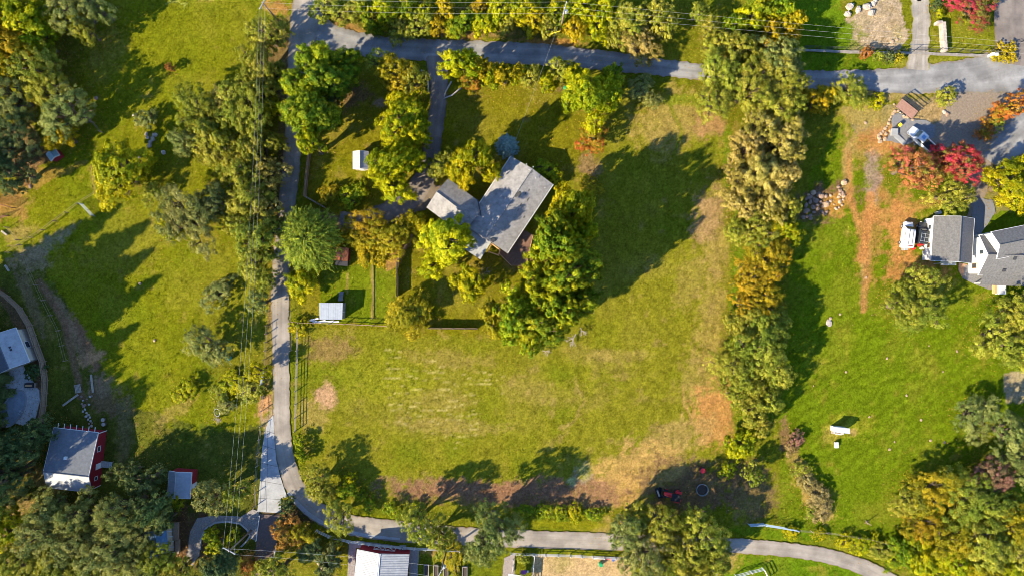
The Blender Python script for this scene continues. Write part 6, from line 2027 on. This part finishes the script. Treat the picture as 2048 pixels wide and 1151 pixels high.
# slatted trailer
tr = thing('flatbed_trailer', "brown slatted flatbed trailer with open rear ramp frame", 'trailer', P(1810, 219), math.radians(-38))
for k in range(7):
    MB().box((0, -0.95 + k * 0.27, 0.75), (3.9, 0.23, 0.06)).obj('deck_plank', mat('trailer_plank', (0.30, 0.17, 0.13), 0.8, 0.2, 3), tr)
for y in (-1.0, 0.9):
    MB().box((0, y, 0.62), (4.0, 0.1, 0.14)).obj('frame_beam', M_dark, tr)
for k in range(3):
    bar('side_rail', Vector((-1.95, 1.0, 0.95 + k * 0.5)), Vector((1.95, 1.0, 0.95 + k * 0.5)), 0.07, 0.12, M_dark, tr)
for x in (-1.95, 0, 1.95):
    MB().box((x, 1.0, 1.35), (0.09, 0.09, 1.4)).obj('stake', M_dark, tr)
for x in (-0.45, 0.4):
    for y in (-1.15, 1.15):
        wheel(tr, x, y, 0.34, 0.22)
MB().tube([(1.95, -0.9, 0.6), (3.0, -0.05, 0.55), (3.3, -0.05, 0.55)], 0.06, 6).obj('drawbar', M_dark, tr)
# pale ramp on the pad
ws_ = thing('concrete_steps', "pale grey ramp with landing on the gravel pad", 'ramp', P(1792, 274), math.radians(-38))
MB().box((-0.9, 0.35, 0.25), (1.2, 1.3, 0.5), 0.65).obj('landing', M_conc, ws_)
MB().box((0.85, 0, 0.18), (2.6, 0.85, 0.12), ry=0.1).obj('walkway', M_conc, ws_)
# tractor with loader
tc = thing('tractor', "red compact tractor with black canopy and front loader", 'tractor', P(1340, 986), math.radians(168))
h_ = loft([(-0.2, 0.36, 0.7, 0.34, 1.25), (0.2, 0.38, 0.65, 0.36, 1.3), (1.1, 0.34, 0.65, 0.3, 1.2), (1.35, 0.28, 0.7, 0.24, 1.05)]).obj('hood', M_redpaint, tc, True)
fixn(h_)
MB().box((-0.6, 0, 0.75), (1.2, 0.7, 0.4)).obj('chassis', M_dark, tc)
for s in (-1, 1):
    f = MB().box((-1.15, s * 0.82, 1.28), (1.2, 0.5, 0.12)).obj('fender', M_redpaint, tc)
    bevel_obj(f, 0.05)
    wheel(tc, -1.15, s * 0.85, 0.62, 0.42, M_redpaint)
    wheel(tc, 0.95, s * 0.62, 0.38, 0.26, M_redpaint)
    MB().tube([(-0.1, s * 0.5, 1.0), (0.8, s * 0.52, 1.15), (1.9, s * 0.52, 0.45)], 0.06, 6).obj('loader_arm', M_dark, tc)
    MB().box((-0.75, s * 0.5, 1.75), (0.08, 0.08, 1.1)).obj('canopy_post', M_dark, tc)
bevel_obj(MB().box((-0.55, 0, 2.28), (1.7, 1.35, 0.1)).obj('canopy', M_black, tc), 0.05)
MB().box((-0.85, 0, 1.2), (0.5, 0.5, 0.2)).obj('seat', M_redpaint, tc)
bk = MB()
bk.add([(1.85, -0.8, 0.15), (2.4, -0.8, 0.1), (1.85, -0.8, 0.65), (1.85, 0.8, 0.15), (2.4, 0.8, 0.1), (1.85, 0.8, 0.65)], [(0, 1, 2), (5, 4, 3), (0, 3, 4, 1), (0, 2, 5, 3)])
bk.obj('bucket', M_black, tc)
bh = thing('red_seeder', "small red spreader implement above the ring trough", 'implement', P(1403, 938), 0.3)
MB().lathe((0, 0, 0.35), [(0.15, 0), (0.5, 0.45), (0.52, 0.5)], 10).obj('hopper', M_redpaint, bh)
MB().box((0, 0, 0.3), (0.9, 0.9, 0.08)).obj('frame', M_dark, bh)
for s in (-1, 1):
    wheel(bh, 0, s * 0.5, 0.22, 0.12, M_redpaint)
mw = thing('rotary_mower', "black rotary mower deck beside the tractor's loader", 'mower', P(1316, 984), math.radians(110))
bevel_obj(MB().box((0, 0, 0.3), (2.0, 0.75, 0.22)).obj('mower_deck', M_black, mw), 0.05)
MB().box((0, 0.05, 0.48), (1.2, 0.3, 0.14)).obj('belt_cover', M_stonew, mw)
for x in (-0.95, 0.95):
    wheel(mw, x, -0.45, 0.18, 0.1)
rk = thing('harrow_frame', "red hitch frame on the ground behind the tractor", 'implement', P(1355, 998), 0.6)
bevel_obj(MB().box((0, 0, 0.5), (0.95, 0.9, 0.4), taper=0.7).obj('cover', M_redpaint, rk), 0.08, 3)
MB().box((0, 0, 0.15), (1.2, 0.2, 0.3)).obj('foot', M_dark, rk)


# ------------------------------------------------------------------ grass tufts: one mass nobody could count
def build_tufts():
    rng = np.random.default_rng(3)
    n = 300000
    px = rng.uniform(-20, 2068, n)
    py = rng.uniform(-20, 1171, n)
    lane = np.array([(p[0], p[1]) for p in LANE_PTS])
    keep = distline(px, py, [tuple(p) for p in lane]) > 22
    keep &= ~inpoly(px, py, [(600, 40), (740, 65), (1000, 80), (1220, 105), (1620, 138), (1800, 135), (2080, 60), (2080, 190), (1800, 190), (1620, 180), (1340, 158), (1100, 135), (760, 118), (600, 130)])
    keep &= distline(px, py, [(876, 112), (878, 180), (866, 280), (842, 375), (770, 428), (690, 438)]) > 24
    keep &= ~inpoly(px, py, [(512, 820), (575, 820), (600, 1030), (510, 1030)])
    keep &= ~inpoly(px, py, [(1760, 180), (2048, 180), (2048, 580), (1860, 580), (1790, 430), (1850, 300), (1760, 290)])
    keep &= ~inpoly(px, py, [(1060, 1100), (1270, 1100), (1270, 1200), (1060, 1200)])
    keep &= ~inpoly(px, py, [(1815, -20), (1862, -20), (1862, 150), (1800, 150)])
    keep &= ~inpoly(px, py, [(1980, -20), (2090, -20), (2090, 150), (1980, 150)])
    keep &= ~inpoly(px, py, [(-30, 640), (90, 640), (100, 860), (-30, 860)])
    dens = fbm(px / 12, py / 12, 61, 4)
    smooth_lawn = inpoly(px, py, [(1600, 560), (1980, 560), (1960, 900), (1600, 1000)])
    keep &= rng.uniform(size=n) < np.clip((dens - 0.15) * 1.3, 0.3, 1) * np.where(smooth_lawn, 0.35, 1)
    px, py = px[keep], py[keep]
    n = len(px)
    x, y = (px - 1024) / S, (575.5 - py) / S
    col = ground_colour(px, py) * rng.uniform(0.9, 1.6, (n, 1)) * np.array((1.05, 1.05, 0.9))
    hh = rng.uniform(0.05, 0.13, n) * np.clip(0.5 + dens[keep], 0.5, 1.2)
    V, C = [], []
    for b in range(2):
        a = rng.uniform(0, 2 * math.pi, n)
        w = rng.uniform(0.04, 0.09, n)
        lx, ly = rng.normal(0, 0.10, n), rng.normal(0, 0.10, n)
        ox, oy = rng.normal(0, 0.06, n), rng.normal(0, 0.06, n)
        p0 = np.stack([x + ox - np.cos(a) * w, y + oy - np.sin(a) * w, np.full(n, -0.14)], 1)
        p1 = np.stack([x + ox + np.cos(a) * w, y + oy + np.sin(a) * w, np.full(n, -0.14)], 1)
        p2 = np.stack([x + ox + lx, y + oy + ly, hh - 0.05], 1)
        V.append(np.stack([p0, p1, p2], 1).reshape(-1, 3))
        C.append(np.repeat(col, 3, axis=0))
    V = np.concatenate(V)
    C = np.concatenate(C)
    nf = len(V) // 3
    me = bpy.data.meshes.new("grass")
    me.vertices.add(len(V))
    me.vertices.foreach_set("co", V.ravel().astype(np.float32))
    me.loops.add(len(V))
    me.loops.foreach_set("vertex_index", np.arange(len(V), dtype=np.int32))
    me.polygons.add(nf)
    me.polygons.foreach_set("loop_start", np.arange(0, 3 * nf, 3, dtype=np.int32))
    me.polygons.foreach_set("loop_total", np.full(nf, 3, np.int32))
    ca = me.color_attributes.new("soil", 'FLOAT_COLOR', 'POINT')
    ca.data.foreach_set("color", np.concatenate([C, np.ones((len(C), 1))], 1).ravel().astype(np.float32))
    me.update()
    me.materials.append(attr_mat("grass_blades", "soil", noise_scale=1.5, amount=0.2, bump=0))
    o = link("grass", me)
    o['kind'] = 'stuff'
    o['label'] = "rough grass tufts over meadow, field and lawns"


build_tufts()


# ------------------------------------------------------------------ fallen leaves under the trees, one uncounted scatter
def build_litter():
    rng = np.random.default_rng(12)
    T = np.array(TREES)
    pal = np.array([(0.30, 0.19, 0.05), (0.38, 0.27, 0.04), (0.24, 0.13, 0.05), (0.33, 0.24, 0.12), (0.40, 0.20, 0.04)])
    k = (T[:, 2] ** 2 * 14).astype(int) + 20
    idx = np.repeat(np.arange(len(T)), k)
    n = len(idx)
    a = rng.uniform(0, 2 * math.pi, n)
    r = np.abs(rng.normal(0, 0.85, n)) * T[idx, 2] + 0.2
    x = T[idx, 0] + np.cos(a) * r
    y = T[idx, 1] + np.sin(a) * r
    inside = (np.abs(x) < 104) & (np.abs(y) < 60)
    x, y, n = x[inside], y[inside], int(inside.sum())
    col = pal[rng.integers(0, len(pal), n)] * rng.uniform(0.6, 1.2, (n, 1))
    t = rng.uniform(0, 6.28, n)
    sz = rng.uniform(0.05, 0.13, n)
    V = []
    for q in range(4):
        tt = t + q * math.pi / 2
        k2 = sz if q % 2 == 0 else sz * 0.6
        V.append(np.stack([x + np.cos(tt) * k2, y + np.sin(tt) * k2, 0.075 + 0.02 * np.sin(tt * 3) + rng.uniform(0, 0.02, n)], 1))
    V = np.stack(V, 1).reshape(-1, 3)
    me = bpy.data.meshes.new("fallen_leaves")
    me.vertices.add(4 * n)
    me.vertices.foreach_set("co", V.ravel().astype(np.float32))
    me.loops.add(4 * n)
    me.loops.foreach_set("vertex_index", np.arange(4 * n, dtype=np.int32))
    me.polygons.add(n)
    me.polygons.foreach_set("loop_start", np.arange(0, 4 * n, 4, dtype=np.int32))
    me.polygons.foreach_set("loop_total", np.full(n, 4, np.int32))
    ca = me.color_attributes.new("soil", 'FLOAT_COLOR', 'POINT')
    ca.data.foreach_set("color", np.repeat(np.concatenate([col, np.ones((n, 1))], 1), 4, axis=0).ravel().astype(np.float32))
    me.update()
    me.materials.append(attr_mat("dry_leaf", "soil", noise_scale=1.5, amount=0.1, bump=0))
    o = link("fallen_leaves", me)
    o['kind'] = 'stuff'
    o['label'] = "fallen brown and yellow leaves scattered under the trees"


build_litter()
